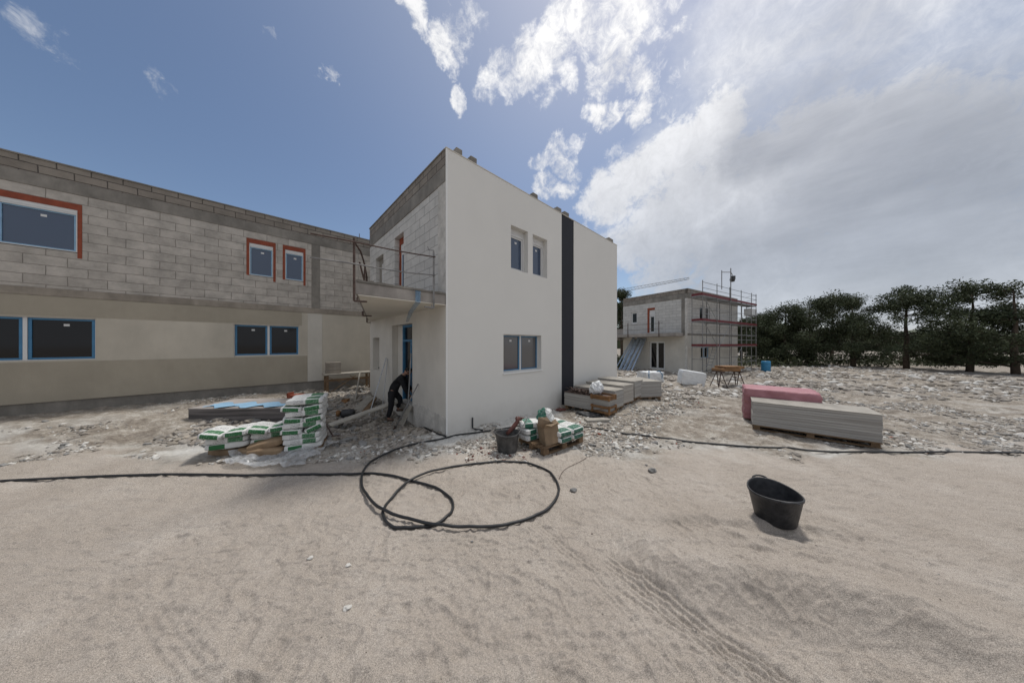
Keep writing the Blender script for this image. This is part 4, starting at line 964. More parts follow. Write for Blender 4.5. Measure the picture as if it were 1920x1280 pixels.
# clear sheet on the ground
def drape(name, px_poly, m, label, cat, amp=.05, seed=1, n=56, lift=.02, jag=.12):
    A_, B_, C_, D_ = [gp(*p) for p in px_poly]; vs = []; fs = []
    for j in range(n+1):
        for i in range(n+1):
            u, v = i/n, j/n; u2 = u+jag*float(fbm(v*5, seed, seed+3, 3))*abs(u-.5)*2; v2 = v+jag*float(fbm(u*5+3, seed, seed+5, 3))*abs(v-.5)*2
            p = (A_*(1-u2)+B_*u2)*(1-v2)+(D_*(1-u2)+C_*u2)*v2
            w = (1-min(1, abs(float(fbm(p.x*1.3+p.y*.8, p.y*2.6-p.x*.6, seed, 3)))*4))*amp*1.3+.12*amp*float(fbm(p.x*9, p.y*9, seed+9, 3))
            vs.append((p.x, p.y, hgrid(p.x, p.y)+lift+max(0, w)))
    for j in range(n):
        for i in range(n): a_ = j*(n+1)+i; fs.append((a_, a_+1, a_+n+2, a_+n+1))
    b = MB(); b.add(vs, fs); o = b.build(name, m, smooth=True); return tag(o, label, cat)
drape('plastic_sheet', [(420, 880), (560, 878), (640, 832), (440, 845)], M['sheet'], 'crumpled clear plastic sheet spread on the ground in front of the cement bags', 'plastic sheet', .06, lift=.05)
# stack of dark boards with blue film behind the bags
q = gp(515, 796); t = empty('board_stack', q, R(2), 'stack of long dark boards topped by pale board and blue film behind the cement bags', 'board stack')
b = MB(); b.box(-2.2, .42, 0, 1.2, .05, .42)
b.build('boards', M['dboard'], t)
b = MB(); b.box(-2.21, .43, -.01, 1.21, .421, .45); b.build('top_board', M['lilac'], t)
b = MB(); n_ = 24
vs = []; 
for j in range(9):
    for i in range(n_+1):
        x = -1.9+2.2*i/n_; y = .03+.5*j/8+.12*math.sin(i*.9); vs.append((x, y, .456+.02*abs(math.sin(i*.7+j))+.012*random.random()))
b.add(vs, [(j*(n_+1)+i, j*(n_+1)+i+1, (j+1)*(n_+1)+i+1, (j+1)*(n_+1)+i) for j in range(8) for i in range(n_)]); b.build('film', M['bluelt'], t, smooth=True)

# ------------------------------------------------------------------ bucket
def tub(loc, r, h, m, label, rz=0, squash=1.0, tilt=(0, 0)):
    t = empty('bucket', loc, rz, label, 'bucket'); t.rotation_euler = (tilt[0], tilt[1], rz)
    prof = [(.001, .02), (r*.74, .02), (r*.78, .03), (r*.985, h-.02), (r*1.0, h-.005), (r*1.03, h), (r*1.06, h-.008), (r*1.05, h-.03), (r*1.015, h-.035), (r*.80, .012), (r*.76, 0), (.001, 0)]
    b = MB(); b.lathe(prof, n=40)
    b.v = [(x*squash*(1+.012*math.sin(5*math.atan2(y, x))*z/h), y/squash, z+(.03*(abs(x)/r)**2*(z/h)**3)) for (x, y, z) in b.v]
    b.build('tub', m, t, smooth=True)
    for s in (-1, 1):
        b = MB(); P_ = []
        for i in range(13):
            a_ = math.pi*i/12; P_.append((s*r*squash*(1.04+.12*math.sin(a_)), math.cos(a_)*.08, h-.02+.03*math.sin(a_)+.025))
        b.tube(P_, .011, 8); b.build('handle', m, t, smooth=True)
    return t
q = gp(951, 855); q.y += .22; q.z = hgrid(q.x, q.y)
tub(q, .235, .385, M['rubber_g'], 'dusty grey rubber builder bucket beside the pallet of adhesive bags', R(10), 1.04)
bk = q
b = MB(); b.lathe([(.001, 0), (.19, 0)], q+Vector((0, 0, .2)), 24); o = b.build('cement_residue', M['dust']); o.parent = None
# residue belongs to the bucket
pb = [x for x in bpy.data.objects if x.name.startswith('bucket')][0]
bpy.context.view_layer.update(); o.parent = pb; o.matrix_parent_inverse = pb.matrix_world.inverted()
q = gp(1453, 1001); q = q*((q.y+.24)/q.y); q.z = hgrid(q.x, q.y)-.01
tub(q, .245, .35, M['rubber'], 'shiny black rubber bucket on the sand at the right edge', R(75), 1.04, (R(-3), R(-3)))
# rod in bucket, gloves behind
b = MB(); b.bar(bk+Vector((.08, -.05, .12)), bk+Vector((.42, .05, .68)), .022, .01); o = b.build('trowel_handle', M['steel']); tag(o, 'metal rod leaning out of the dusty bucket', 'rod')
g = MB(); g0 = bk+Vector((-.02, .16, .30)); g.tube([g0, g0+Vector((.14, .06, .12)), g0+Vector((.24, .08, .25)), g0+Vector((.27, .08, .34))], [.035, .05, .045, .03], 8)
for i in range(4): g.tube([g0+Vector((.21+.03*i, .08, .26)), g0+Vector((.20+.045*i, .09, .32)), g0+Vector((.22+.05*i, .06, .35-.01*i))], [.019, .016, .012], 6)
o = g.build('glove', M['redpl'], smooth=True); tag(o, 'dusty red work glove and tool propped behind the grey bucket', 'glove')
g = MB(); P_ = []
for i in range(11):
    a_ = R(200)-R(220)*i/10; P_.append(bk+Vector((.42+.07*math.cos(a_), .28, .42+.11*math.sin(a_))))
g.tube(P_, .02, 8); P_ = [p-Vector((.26, 0, 0)) for p in P_]; o = g.build('cable_loop', M['black'], smooth=True); tag(o, 'black looped cable handle standing between the dusty bucket and adhesive bags', 'cable')

# ------------------------------------------------------------------ pallet with adhesive bags
F0 = onz(1020, 856, 0.); ax = Vector((.8, .6, 0)); ay = Vector((-.6, .8, 0)); rzp = math.atan2(.6, .8)
pc = F0+ax*.6+ay*.4; pc.z = hgrid(pc.x, pc.y)
pallet(pc, rzp, 'weathered wooden pallet carrying green and white adhesive bags beside the grey bucket')
zt = pc.z+.142
random.seed(3)
def ab(u, v, k, rot, lb, tilt=0):
    c = pc+ax*u+ay*v; return put('adhesive_bag', (BAGB if abs(rot) > 45 else BAGA)[(k+int(u*10)) % 3], (c.x, c.y, zt+.065+k*.125), (R(random.uniform(-2, 2)), R(tilt), rzp+R(-rot+random.uniform(-4, 4))), lb, 'bag', 'adhesive bags on the pallet')
for k in range(2):
    w_ = ['lower', 'upper'][k]
    ab(-.02, -.20, k, 90, 'adhesive bag on the pallet, %s one just right of the cardboard box' % w_)
    ab(.24 if k else .30, -.18, k, 90, 'adhesive bag on the pallet, %s one second from the right front' % w_) if False else None
    ab(.36, -.20, k, 90, 'adhesive bag at the right front of the pallet, %s layer' % w_)
    ab(.36, .20, k, 90, 'adhesive bag at the right rear of the pallet, %s layer' % w_)
    ab(-.02, .20, k, 90, 'adhesive bag at the middle rear of the pallet, %s layer' % w_)
for k in range(3):
    ab(-.38, .22, k, 0 if k < 2 else 20, 'adhesive bag in the left pile on the pallet, %s of three' % ['lowest', 'middle', 'topmost'][k])
# torn cardboard box
cb = pc+ax*-.28-ay*.24; t = empty('cardboard_box', (cb.x, cb.y, zt), rzp-R(12), 'torn open brown cardboard box standing on the front of the adhesive pallet', 'box')
t.rotation_euler = (R(-4), R(-7), rzp-R(12))
b = MB()
for (x0, x1, y0, y1) in ((-.17, .17, -.13, -.126), (-.17, .17, .126, .13), (-.17, -.166, -.126, .126), (.166, .17, -.126, .126)): b.box(x0, x1, y0, y1, 0, .36)
b.box(-.166, .166, -.126, .126, 0, .006); b.build('carton', M['card'], t)
b = MB()
b.add([(-.17, -.13, .36), (.17, -.13, .36), (.14, -.20, .42), (-.05, -.24, .40), (-.15, -.19, .44)], [(0, 1, 2, 3, 4)])
b.add([(.17, -.126, .36), (.17, .126, .36), (.27, .10, .41), (.25, -.08, .34)], [(0, 1, 2, 3)]); b.add([(-.17, .126, .36), (-.17, -.126, .36), (-.26, -.06, .45), (-.22, .08, .47)], [(0, 1, 2, 3)])
b.add([(.17, .13, .36), (-.17, .13, .36), (-.1, .16, .52), (.12, .18, .47)], [(0, 1, 2, 3)])
o = b.build('flap', M['card'], t); sm = o.modifiers.new('s', 'SOLIDIFY'); sm.thickness = .004
b = MB(); b.lathe([(.001, .24), (.1, .26), (.12, .24)], n=14); b.v = [(x+.02*random.random(), y*.9, z+.06*random.random()) for x, y, z in b.v]; b.build('packing', M['kraft'], t, smooth=True)
def crumple(name, loc, size, m, label, cat, seed=0, rot=0, amp=.35, sub=4, power=2.5, flat=True):
    bm = bmesh.new(); bmesh.ops.create_icosphere(bm, subdivisions=sub, radius=1)
    rr = random.Random(seed); off = Vector((rr.random()*20, rr.random()*20, rr.random()*20))
    from mathutils import noise as mn
    for v in bm.verts:
        n_ = mn.fractal(v.co*1.4+off, 1, 2, 4); rdg = 1-abs(mn.noise(v.co*3+off))*2
        k = 1+amp*n_*.6+amp*.25*rdg
        p = v.co*k; v.co = (p.x*size[0], p.y*size[1], max(p.z, -.75)*size[2])
    me_ = bpy.data.meshes.new(name); bm.to_mesh(me_); bm.free(); me_.materials.append(m)
    me_.polygons.foreach_set('use_smooth', [not flat]*len(me_.polygons))
    return put(name, me_, loc, (0, 0, rot), label, cat)
c = pc+ax*-.08+ay*.12
o = crumple('plastic_bag', (c.x, c.y, zt+.40), (.17, .13, .20), M['bag2'], 'crumpled white and green bag standing on top of the adhesive bags', 'bag', 4, .4, .6)
c = pc+ax*.1-ay*.02; b = MB(); b.tube([c+Vector((-.26, -.1, zt-pc.z+.20)), c+Vector((-.15, 0, zt-pc.z+.33)), c+Vector((.0, .05, zt-pc.z+.30))], .02, 8); o = b.build('strap', M['card'], smooth=True); tag(o, 'tan strap lying across the adhesive bags by the box', 'strap')

# ------------------------------------------------------------------ pallets of grey boards along the facade
def board_pack(t0, t1, o0, o1, zb, zt_, label, topm=None, sidem=None, rot=0, pl=PF, group='pallets of grey boards'):
    c = pl.P((t0+t1)/2, zb, (o0+o1)/2); rz = math.atan2(pl.a.y, pl.a.x)+rot
    t = empty('board_pallet', c, rz, label, 'board pallet', group)
    L_, W_ = t1-t0, o1-o0
    b = MB(); nl = int((zt_-zb-.13)/.055); rr = random.Random(int(t0*100)+3); z_ = .13
    for i in range(nl):
        dx, dy = rr.uniform(-.006, .006), rr.uniform(-.006, .006); hh = (zt_-zb-.13)/nl
        b.box(-L_/2+dx, L_/2+dx, -W_/2+dy, W_/2+dy, z_, z_+hh-.003); z_ += hh
    b.build('boards', sidem or M['gboard'], t, bevel=.003, seg=1)
    b = MB(); b.box(-L_/2-.01, L_/2+.01, -W_/2-.01, W_/2+.01, z_, z_+.015); b.build('top_board', topm or M['gboard_t'], t)
    b = MB()
    for y in (-W_/2+.08, 0, W_/2-.08): b.box(-L_/2, L_/2, y-.05, y+.05, 0, .02); [b.box(x-.06, x+.06, y-.05, y+.05, .021, .10) for x in (-L_/2+.08, 0, L_/2-.08)]
    for i in range(6): y = -W_/2+.05+i*(W_-.1)/5; b.box(-L_/2, L_/2, y-.045, y+.045, .101, .126)
    b.build('pallet_base', M['wood'], t)
    return t
def gz(pl, t, o): q = pl.P(t, 0, o); return hgrid(q.x, q.y)
specs = [(4.97, 5.66, .35, 1.86, 'pallet of grey boards directly behind the broken crate pallet'), (5.80, 6.58, .35, 1.82, 'third pallet of grey boards from the broken crate, its pale end facing the path'), (6.72, 7.52, .35, 1.80, 'pallet of grey boards next to the last turned one')]
for i_, (a_, c_, o0, o1, lb) in enumerate(specs):
    zb = gz(PF, (a_+c_)/2, o1)-.02; board_pack(a_, c_, o0, o1, zb, zb+[.69, .72, .72][i_], lb, rot=R([1.2, -1.5, .8][i_]), sidem=M['gboard2'] if i_ == 1 else None)
q = gp(1225, 750); b_ = Plane(Vector((q.x, q.y)), (.985, .17), (.17, -.985))
board_pack(-.62, .36, -1.3, 0, q.z, q.z+.72, 'turned pallet of grey boards farthest from the camera, last in the row', pl=b_)
# broken front pallet with crates and debris
zb = gz(PF, 4.4, 1.9)-.02
A0 = board_pack(4.36, 4.87, .36, 1.96, zb, zb+.58, 'broken pallet of sagging grey boards with orange crates at its right end', topm=M['rust'])
for (dz, t0, o0, lb) in ((.09, 4.325, 1.70, 'lower orange wooden crate at the corner of the broken board pallet'), (.50, 4.34, 1.68, 'upper orange wooden crate at the corner of the broken board pallet')):
    q = PF.P(t0, zb+dz, o0); t = empty('crate', q, math.atan2(N1.y, N1.x), lb, 'crate', 'wooden crates on the broken pallet')
    b = MB()
    Lc, Wc, Hc = .62, .50, .26 if dz < .2 else .16
    for z_ in (0.02, Hc-.08): 
        b.box(-Lc/2, Lc/2, -.012, .0, z_, z_+.07); b.box(-Lc/2, Lc/2, Wc-.012, Wc, z_, z_+.07); b.box(Lc/2-.012, Lc/2, 0, Wc-.012, z_, z_+.07); b.box(-Lc/2, -Lc/2+.012, 0, Wc-.012, z_, z_+.07)
    b.build('slats', M['wood_o'], t)
    b = MB()
    for x in (-Lc/2+.02, Lc/2-.04): b.box(x, x+.05, .001, .04, 0, Hc); b.box(x, x+.05, Wc-.05, Wc-.013, 0, Hc)
    b.bar((-Lc/2, -.018, .03), (Lc/2, -.018, Hc-.03), .012, .05, up=(0, 1, 0)); b.build('corner_post', M['wood_o'], t)
bb = MB(); rr = random.Random(5)
for i in range(90):
    q = PF.P(4.42+rr.random()*.4, zb+.61+rr.random()*.12, .45+rr.random()*1.1); d = Vector((rr.uniform(-1, 1), rr.uniform(-1, 1), rr.uniform(-.4, .5)))*.13; bb.bar(q-d, q+d, .015+.05*rr.random(), .008)
o = bb.build('debris', M['rust']); tag(o, 'dark brown scraps and offcuts heaped on top of the broken pallet', 'debris', kind='stuff')
q = PF.P(4.6, zb+.80, 1.42); crumple('plastic_bag', q, (.20, .16, .22), M['wplastic'], 'crumpled white plastic bag sitting on top of the broken pallet', 'bag', 8, .3, .55)
q = gp(1105, 783); crumple('rubbish_bag', q+Vector((0, .1, .05)), (.42, .16, .09), M['rubber'], 'flattened black rubbish bag on the ground in front of the broken pallet', 'bag', 2, -.6, .5)
q = gp(1052, 769); crumple('rag', q+Vector((0, 0, .02)), (.16, .09, .05), M['redpl'], 'dusty red rag on the ground left of the broken pallet', 'rag', 3, .2, .6)
b = MB(); q = gp(1120, 792); b.obox(q+Vector((0, 0, .05)), (.35, .05, 0), (-.02, .12, 0), (0, 0, .045)); o = b.build('board_offcut', M['gboard_t'], bevel=.006); tag(o, 'grey board offcut lying at the foot of the broken pallet', 'board')

# right: pink wrapped pallet and grey board pallet
q = onz(1392, 789, .02); 
def rounded(name, loc, sz, m, label, cat, rz=0, amp=.02, seed=0, group=None):
    bm = bmesh.new(); bmesh.ops.create_cube(bm, size=1); bmesh.ops.subdivide_edges(bm, edges=bm.edges[:], cuts=14, use_grid_fill=True)
    for v in bm.verts:
        x, y, z_ = v.co*2; e = 9; k = (abs(x)**e+abs(y)**e+abs(z_)**e)**(-1/e)*.35+.65
        f = amp*float(fbm(x*3+z_*2, y*3+seed, seed, 3)); g_ = amp*.6*math.sin(z_*16+x*2)
        s_ = 1+f+g_*.5
        v.co = (x*k*sz[0]/2*s_, y*k*sz[1]/2*s_, (z_*k*(1+f*.8)+1)*sz[2]/2)
    me_ = bpy.data.meshes.new(name); bm.to_mesh(me_); bm.free(); me_.materials.append(m); me_.polygons.foreach_set('use_smooth', [True]*len(me_.polygons))
    return put(name, me_, loc, (0, 0, rz), label, cat, group)
vv = Vector((q.x, q.y, 0)).normalized(); rzk = R(-39); cc = Vector((math.cos(rzk), math.sin(rzk), 0))*.78+Vector((-math.sin(rzk), math.cos(rzk), 0))*.57
t = empty('wrapped_pallet', (q.x+cc.x, q.y+cc.y, hgrid(q.x+.7, q.y)), rzk, 'pallet of goods wrapped in dusty pink film at the right edge', 'pallet')
o = rounded('wrapped_load', (0, 0, .10), (1.5, 1.1, .86), M['pink'], None, None, 0, .06, 5); o.parent = t
b = MB(); 
for y in (-.45, 0, .45): b.box(-.7, .7, y-.05, y+.05, 0, .09)
b.build('pallet_base', M['wood'], t)
q = onz(1411, 806, .0); pl2 = Plane(Vector((q.x, q.y)), (math.cos(R(-40)), math.sin(R(-40))), (math.sin(R(-40)), -math.cos(R(-40))))
board_pack(0, 2.0, -.9, 0, hgrid(q.x+.4, q.y), hgrid(q.x+.4, q.y)+.70, 'pallet of pale grey boards in front of the pink wrapped load', pl=pl2)

# ------------------------------------------------------------------ mid distance goods
def bigbag(px, py, w, h, label, seed):
    q = gp(px, py); t = rounded('big_bag', (q.x, q.y+w*.4, q.z-.03), (w, w*.8, h), M['wplastic'], label, 'bulk bag', R(8), .14, seed, 'white bulk bags on the rubble')
    for s in (-1, 1):
        b = MB(); b.tube([(s*w*.36, -w*.40, h*.25), (s*w*.38, -w*.42, h*.8), (s*w*.30, -w*.30, h*1.12), (s*w*.2, -w*.2, h*1.0)], .02, 6); b.build('strap', M['blue'], t)
    return t
bigbag(1227, 716, 1.05, .55, 'white bulk bag with dark straps slumped on the rubble before the far house', 3)
q = gp(1208, 713); crumple('bag', q+Vector((0, .1, .1)), (.42, .3, .14), M['wplastic'], 'small flat white sack on the left of the slumped bulk bag', 'bag', 12, 0, .5)
q = gp(1304, 722); o = rounded('wrapped_bale', (q.x, q.y+.4, q.z-.05), (1.05, .7, .72), M['wplastic'], 'tilted white wrapped bale on the rubble in front of the scaffold', 'bale', R(-15), .05, 9); o.rotation_euler[1] = R(8)
q = gp(1367, 724); t = empty('trestle_table', q, R(4), 'pair of dark trestles carrying orange brown boards in front of the scaffold', 'trestle')
b = MB()
for x in (-.5, .42):
    for y in (-.2, .3):
        for q_ in (-1, 1): b.bar((x+q_*.22, y, -.03), (x, y*.5, .72), .03, .03)
        b.bar((x-.12, y*.8, .3), (x+.12, y*.8, .3), .02, .02)
    b.bar((x, -.3, .71), (x, .4, .71), .05, .05)
b.build('trestle', M['rust'], t)
b = MB(); b.box(-.55, .35, -.25, .4, .75, .86); b.box(-.35, .6, -.2, .45, .862, .97); b.build('boards', M['wood_o'], t)
q = gp(1436, 697); b = MB(); b.lathe([(.001, 0), (.29, 0), (.31, .25), (.30, .27), (.31, .3), (.31, .6), (.30, .62), (.31, .65), (.29, .92), (.001, .93)], q, 20); o = b.build('barrel', M['bluebarrel'], smooth=True); tag(o, 'blue plastic barrel near the trees at the right', 'barrel')
# zinc profiles leaning on the far house
rr = random.Random(2)
for i in range(11):
    base = PQ.P(5.6-.16*i-(.3 if i % 3 else 0), 0, 1.75+.03*i); tp = PQ.P(4.85-.13*i, 2.75+rr.uniform(-.1, .12), .03+.02*(i % 3))
    base.z = hgrid(base.x, base.y)
    d = (tp-base).normalized(); sd_ = d.cross(Vector((0, 0, 1))).normalized()
    b = MB(); b.bar(base, tp, .13, .008, up=sd_.cross(d)); b.bar(base+sd_*.062, tp+sd_*.062, .006, .05, up=sd_.cross(d)); b.bar(base-sd_*.062, tp-sd_*.062, .006, .05, up=sd_.cross(d))
    o = b.build('metal_profile', M['zinc']); tag(o, 'long shiny metal profile leaning left of the far patio door, %s from the left' % ['first', 'second', 'third', 'fourth', 'fifth', 'sixth', 'seventh', 'eighth', 'ninth', 'tenth', 'eleventh'][i], 'metal profile', 'metal profiles leaning on the far house')

# ------------------------------------------------------------------ around the side door
def bench():
    q = gp(653, 733); Yb = 10.9; q = Vector(((653-960)/F*Yb, Yb, hgrid((653-960)/F*Yb, Yb))); t = empty('workbench', q, math.atan2(D1.y, D1.x), 'rough wooden site bench standing against the unfinished house wall', 'bench')
    Lb = 1.7; Hb = EYE+(HY-698)/F*Yb-q.z
    b = MB(); b.box(-Lb/2, Lb/2, -.3, .3, Hb-.05, Hb); b.build('top', M['plank'], t, bevel=.006)
    for x in (-Lb/2+.1, Lb/2-.1):
        for y in (-.24, .24):
            b = MB(); b.box(x-.04, x+.04, y-.04, y+.04, -.1, Hb-.051); b.build('leg', M['wood'], t, bevel=.004)
    b = MB(); b.bar((-Lb/2+.1, -.29, Hb-.1), (0, -.29, .25), .02, .07, up=(0, 1, 0)); b.bar((-Lb/2+.2, -.315, .1), (.2, -.315, Hb-.12), .02, .07, up=(0, 1, 0)); b.bar((Lb/2-.1, -.29, .1), (0, -.29, Hb-.1), .02, .07, up=(0, 1, 0)); b.box(-Lb/2, Lb/2, -.31, -.285, Hb-.28, Hb-.19); b.build('brace', M['wood'], t)
    return t, Lb, Hb
bt, Lb, Hb = bench()
for i in range(3):
    b = MB(); b.box(-.25, .25, -.12, .12, 0, .145); o = b.build('block', M['concrete_b'], bevel=.006)
    q = Vector((bt.location.x, bt.location.y, 0))-Vector((D1.x, D1.y, 0))*.52; o.location = (q.x, q.y, bt.location.z+Hb+.003+i*.148); o.rotation_euler = (0, 0, bt.rotation_euler.z+R([2, -3, 1][i]))
    tag(o, 'concrete block on the site bench, %s of its stack of three' % ['lowest', 'middle', 'topmost'][i], 'block', 'blocks stacked on the bench')
# plank ramp to the threshold
A_ = gp(618, 806); A_.z += .12; B_ = PS.P(2.75, .43, .05)
def plank(name, a_, b_, w, th, m, label, cat='plank', group=None, up=None):
    bb_ = MB(); bb_.bar(a_, b_, w, th, up=up or (0, 0, 1)); o = bb_.build(name, m, bevel=.004); return tag(o, label, cat, group)
plank('plank', A_, B_, .27, .045, M['plank2'], 'long grey scaffold plank sloping up to the side door threshold')
# short leaning boards
for i, ((x0, y0), (x1, y1), zz, lb) in enumerate((((668, 772), (694, 742), .30, 'short thick plank leaning left of the pair beside the side wall'), ((682, 778), (701, 747), .28, 'short thick plank in the middle of those leaning beside the side wall'), ((672, 776), (698, 745), .2, 'short thick plank lying lowest of those beside the side wall'))):
    a_ = gp(x0, y0)+Vector((0, 0, .04)); b_ = gp(x0+14, y0-8); b_ = at(x1, y1, a_.y+.75); plank('plank', a_, b_, .18, .07, M['wood'] if i == 1 else M['plank'], lb, group='short planks beside the side wall')
# lath leaning on the bench
plank('lath', at(664, 760, 9.6), at(675, 697, 10.75), .05, .03, M['plank'], 'thin pale lath leaning against the site bench', 'lath')
# rods leaning at the wall
q = PS.P(4.15, 1.72, .03); plank('metal_rod', at(692, 778, 8.3), q, .03, .012, M['steel'], 'long metal straightedge leaning diagonally on the white side wall', 'straightedge')
q = PS.P(4.05, 1.68, .02); plank('metal_rod', gp(716, 776), q, .018, .018, M['steel'], 'thin metal rod standing upright against the white side wall', 'rod')
t_, _z = PS.f(771, 700); q0 = PS.P(2.02, hgrid(*PS.P(2.02, 0, .16).xy), .16); plank('aluminium_level', q0, PS.P(2.02, 1.93, .03), .045, .02, M['steel'], 'tall aluminium straightedge standing upright at the right jamb of the side door', 'straightedge')
# shovel
def tool(name, a_, b_, label, cat, head):
    t = empty(name, a_, 0, label, cat); d = (b_-a_)
    bb_ = MB(); bb_.tube([(0, 0, 0), d*.5+Vector((0, 0, .004)), d], [.017, .015, .015], 8); bb_.build('handle', M['rust'] if head == 'pick' else M['greypipe'], t, smooth=True)
    bb_ = MB()
    dn = d.normalized(); sx = dn.cross(Vector((0, 0, 1))).normalized(); up_ = sx.cross(dn)
    if head == 'shovel':
        vs = []
        for i in range(6):
            for j in range(5):
                u = (j/4-.5)*2; w = .11*(1-(i/5)**3*.65); p = dn*(.05-.27*i/5)+sx*w*u+up_*(.03*u*u); vs.append(p)
        bb_.add(vs, [(i*5+j, i*5+j+1, (i+1)*5+j+1, (i+1)*5+j) for i in range(5) for j in range(4)])
        o = bb_.build('blade', M['rust'], t, smooth=True); sm = o.modifiers.new('s', 'SOLIDIFY'); sm.thickness = .005
    else:
        bb_.tube([sx*.22-up_*.05, sx*.1+up_*.0, Vector(), -sx*.1, -sx*.22-up_*.05], [.012, .025, .035, .028, .012], 8); bb_.build('head', M['rust'], t)
    return t
tool('shovel', gp(741, 806)+Vector((0, 0, .05)), PS.P(1.52, EYE+(HY-718)/F*7.5-.02, .03), 'shovel with dark blade leaning against the side wall right of the door', 'shovel', 'shovel')
tool('pickaxe', gp(625, 824)+Vector((0, 0, .05)), gp(600, 785)+Vector((0, 0, .16)), 'old pickaxe lying on the rubble right of the tall cement stack', 'pickaxe', 'pick')
b = MB(); a_ = PS.P(2.28, 0, .62); a_.z = hgrid(a_.x, a_.y)
for i in range(4): b.bar(PS.P(1.80+.06*i, a_.z+.02, .36), PS.P(1.86+.05*i, .40, .08), .045, .012, up=(0, 1, 0.2))
o = b.build('board_bundle', M['plank']); tag(o, 'small bundle of dusty narrow boards leaning under the door threshold', 'boards')
# stuff at the door: bucket pieces, orange box, brown block, jerrycan
q = gp(640, 784); t = empty('site_tool', q, R(20), 'dark dusty power tool with brown cap lying among the rubble', 'tool')
b = MB(); b.lathe([(.001, 0), (.1, .0), (.13, .04), (.13, .30), (.09, .36), (.001, .36)], n=16); b.v = [(z_, y, x+.13) for x, y, z_ in b.v]; b.build('drum', M['rubber'], t, smooth=True)
b = MB(); b.lathe([(.001, 0), (.09, 0), (.1, .05), (.06, .1), (.001, .1)], n=14); b.v = [(-.12+z_, y-.02, x+.16) for x, y, z_ in b.v]; b.build('cap', M['wood_o'], t, smooth=True); rebase
for (x, y, sz, rz, m, lb) in ((618, 796, (.16, .09, .07), 20, 'concrete_b', 'brown broken block left of the dusty power tool'), (656, 789, (.13, .09, .06), 50, 'concrete_b', 'brown broken block right of the dusty power tool'), (633, 797, (.14, .08, .05), -15, 'concrete', 'grey broken block in front of the dusty power tool')):
    q = gp(x, y); bb_ = MB(); bb_.obox((0, 0, sz[2]*.8), (sz[0], 0, 0), (0, sz[1], 0), (0, 0, sz[2])); o = bb_.build('block', M[m], bevel=.012); o.location = q; o.rotation_euler = (R(6), R(8), R(rz)); tag(o, lb, 'block', 'broken blocks on the rubble')
q = gp(545, 751); bb_ = MB(); bb_.obox((0, 0, .12), (.03, 0, .02), (0, .12, 0), (-.02, 0, .15)); bb_.obox((.18, .05, .1), (.15, .03, 0), (-.03, .15, 0), (0, .02, .1)); o = bb_.build('hollow_brick', M['orange'], bevel=.01); o.location = q; tag(o, 'orange brown hollow brick on the rubble behind the cement bags', 'brick')
q = gp(648, 754); bb_ = MB(); bb_.obox((0, 0, .05), (.10, 0, .02), (0, .09, 0), (-.01, 0, .06)); o = bb_.build('brick_fragment', M['wood_o'], bevel=.015); o.location = q; tag(o, 'small orange fragment on the rubble before the site bench', 'brick fragment')
q = PS.P(5.35, 1.22, -.15); crumple('cap', q+Vector((0, 0, .05)), (.08, .08, .06), M['rubber'], 'small dark object lying in the wall niche', 'object', 5, 0, .3, 2)

# ------------------------------------------------------------------ rocks and chips, single ones
def rock(px, py, r, m, label, seed, flat=.6, ang=0):
    q = gp(px, py); bm = bmesh.new(); bmesh.ops.create_icosphere(bm, subdivisions=3, radius=1)
    from mathutils import noise as mn
    off = Vector((seed*3.1, seed*1.7, 0))
    for v in bm.verts:
        k = 1+.55*mn.noise(v.co*1.1+off)+.18*mn.noise(v.co*3+off); v.co = v.co*k; v.co.z *= flat; v.co.x *= 1.2
    me_ = bpy.data.meshes.new('rock'); bm.to_mesh(me_); bm.free(); me_.materials.append(m)
    o = put('rock', me_, (q.x, q.y, q.z+r*.25), (0, 0, ang), label, 'rock', scale=(r, r, r)); return o
rock(1223, 884, .055, M['stone_g'], 'rounded grey stone on the sand nearest the hose on the right', 1, .8)
rock(1075, 921, .038, M['stone_g'], 'small grey stone just right of the large hose loop', 2)
rock(582, 1050, .020, M['stone_w'], 'white chip on the sand, leftmost of three in the foreground', 3)
rock(653, 1061, .020, M['stone_w'], 'white square chip on the sand, middle of three in the foreground', 4)
rock(652, 1142, .024, M['stone_w'], 'white chip on the sand, nearest of three in the foreground', 5, .5, .5)
rock(1184, 823, .07, M['stone_w'], 'pale block of stone touching the hose right of the pallet', 6)
rock(718, 952, .022, M['stone_w'], 'white lump where the two hose loops cross', 7)
rock(1272, 938, .010, M['stone_w'], 'tiny white chip in the sand left of the black bucket', 8)
rock(1110, 1002, .009, M['rust'], 'tiny dark pebble below the large hose loop', 9); rock(885, 1018, .011, M['stone_g'], 'tiny grey pebble just under the bottom of the hose loop', 10)
rock(1212, 872, .02, M['stone_g'], 'small dark stone left above the rounded grey stone', 11)
rock(1283, 712, .1, M['stone'], 'pale rock on the rubble left of the wrapped bale', 12)
rock(1020, 753+20, .03, M['stone'], 'small pale stone on the dust at the foot of the white wall', 13)

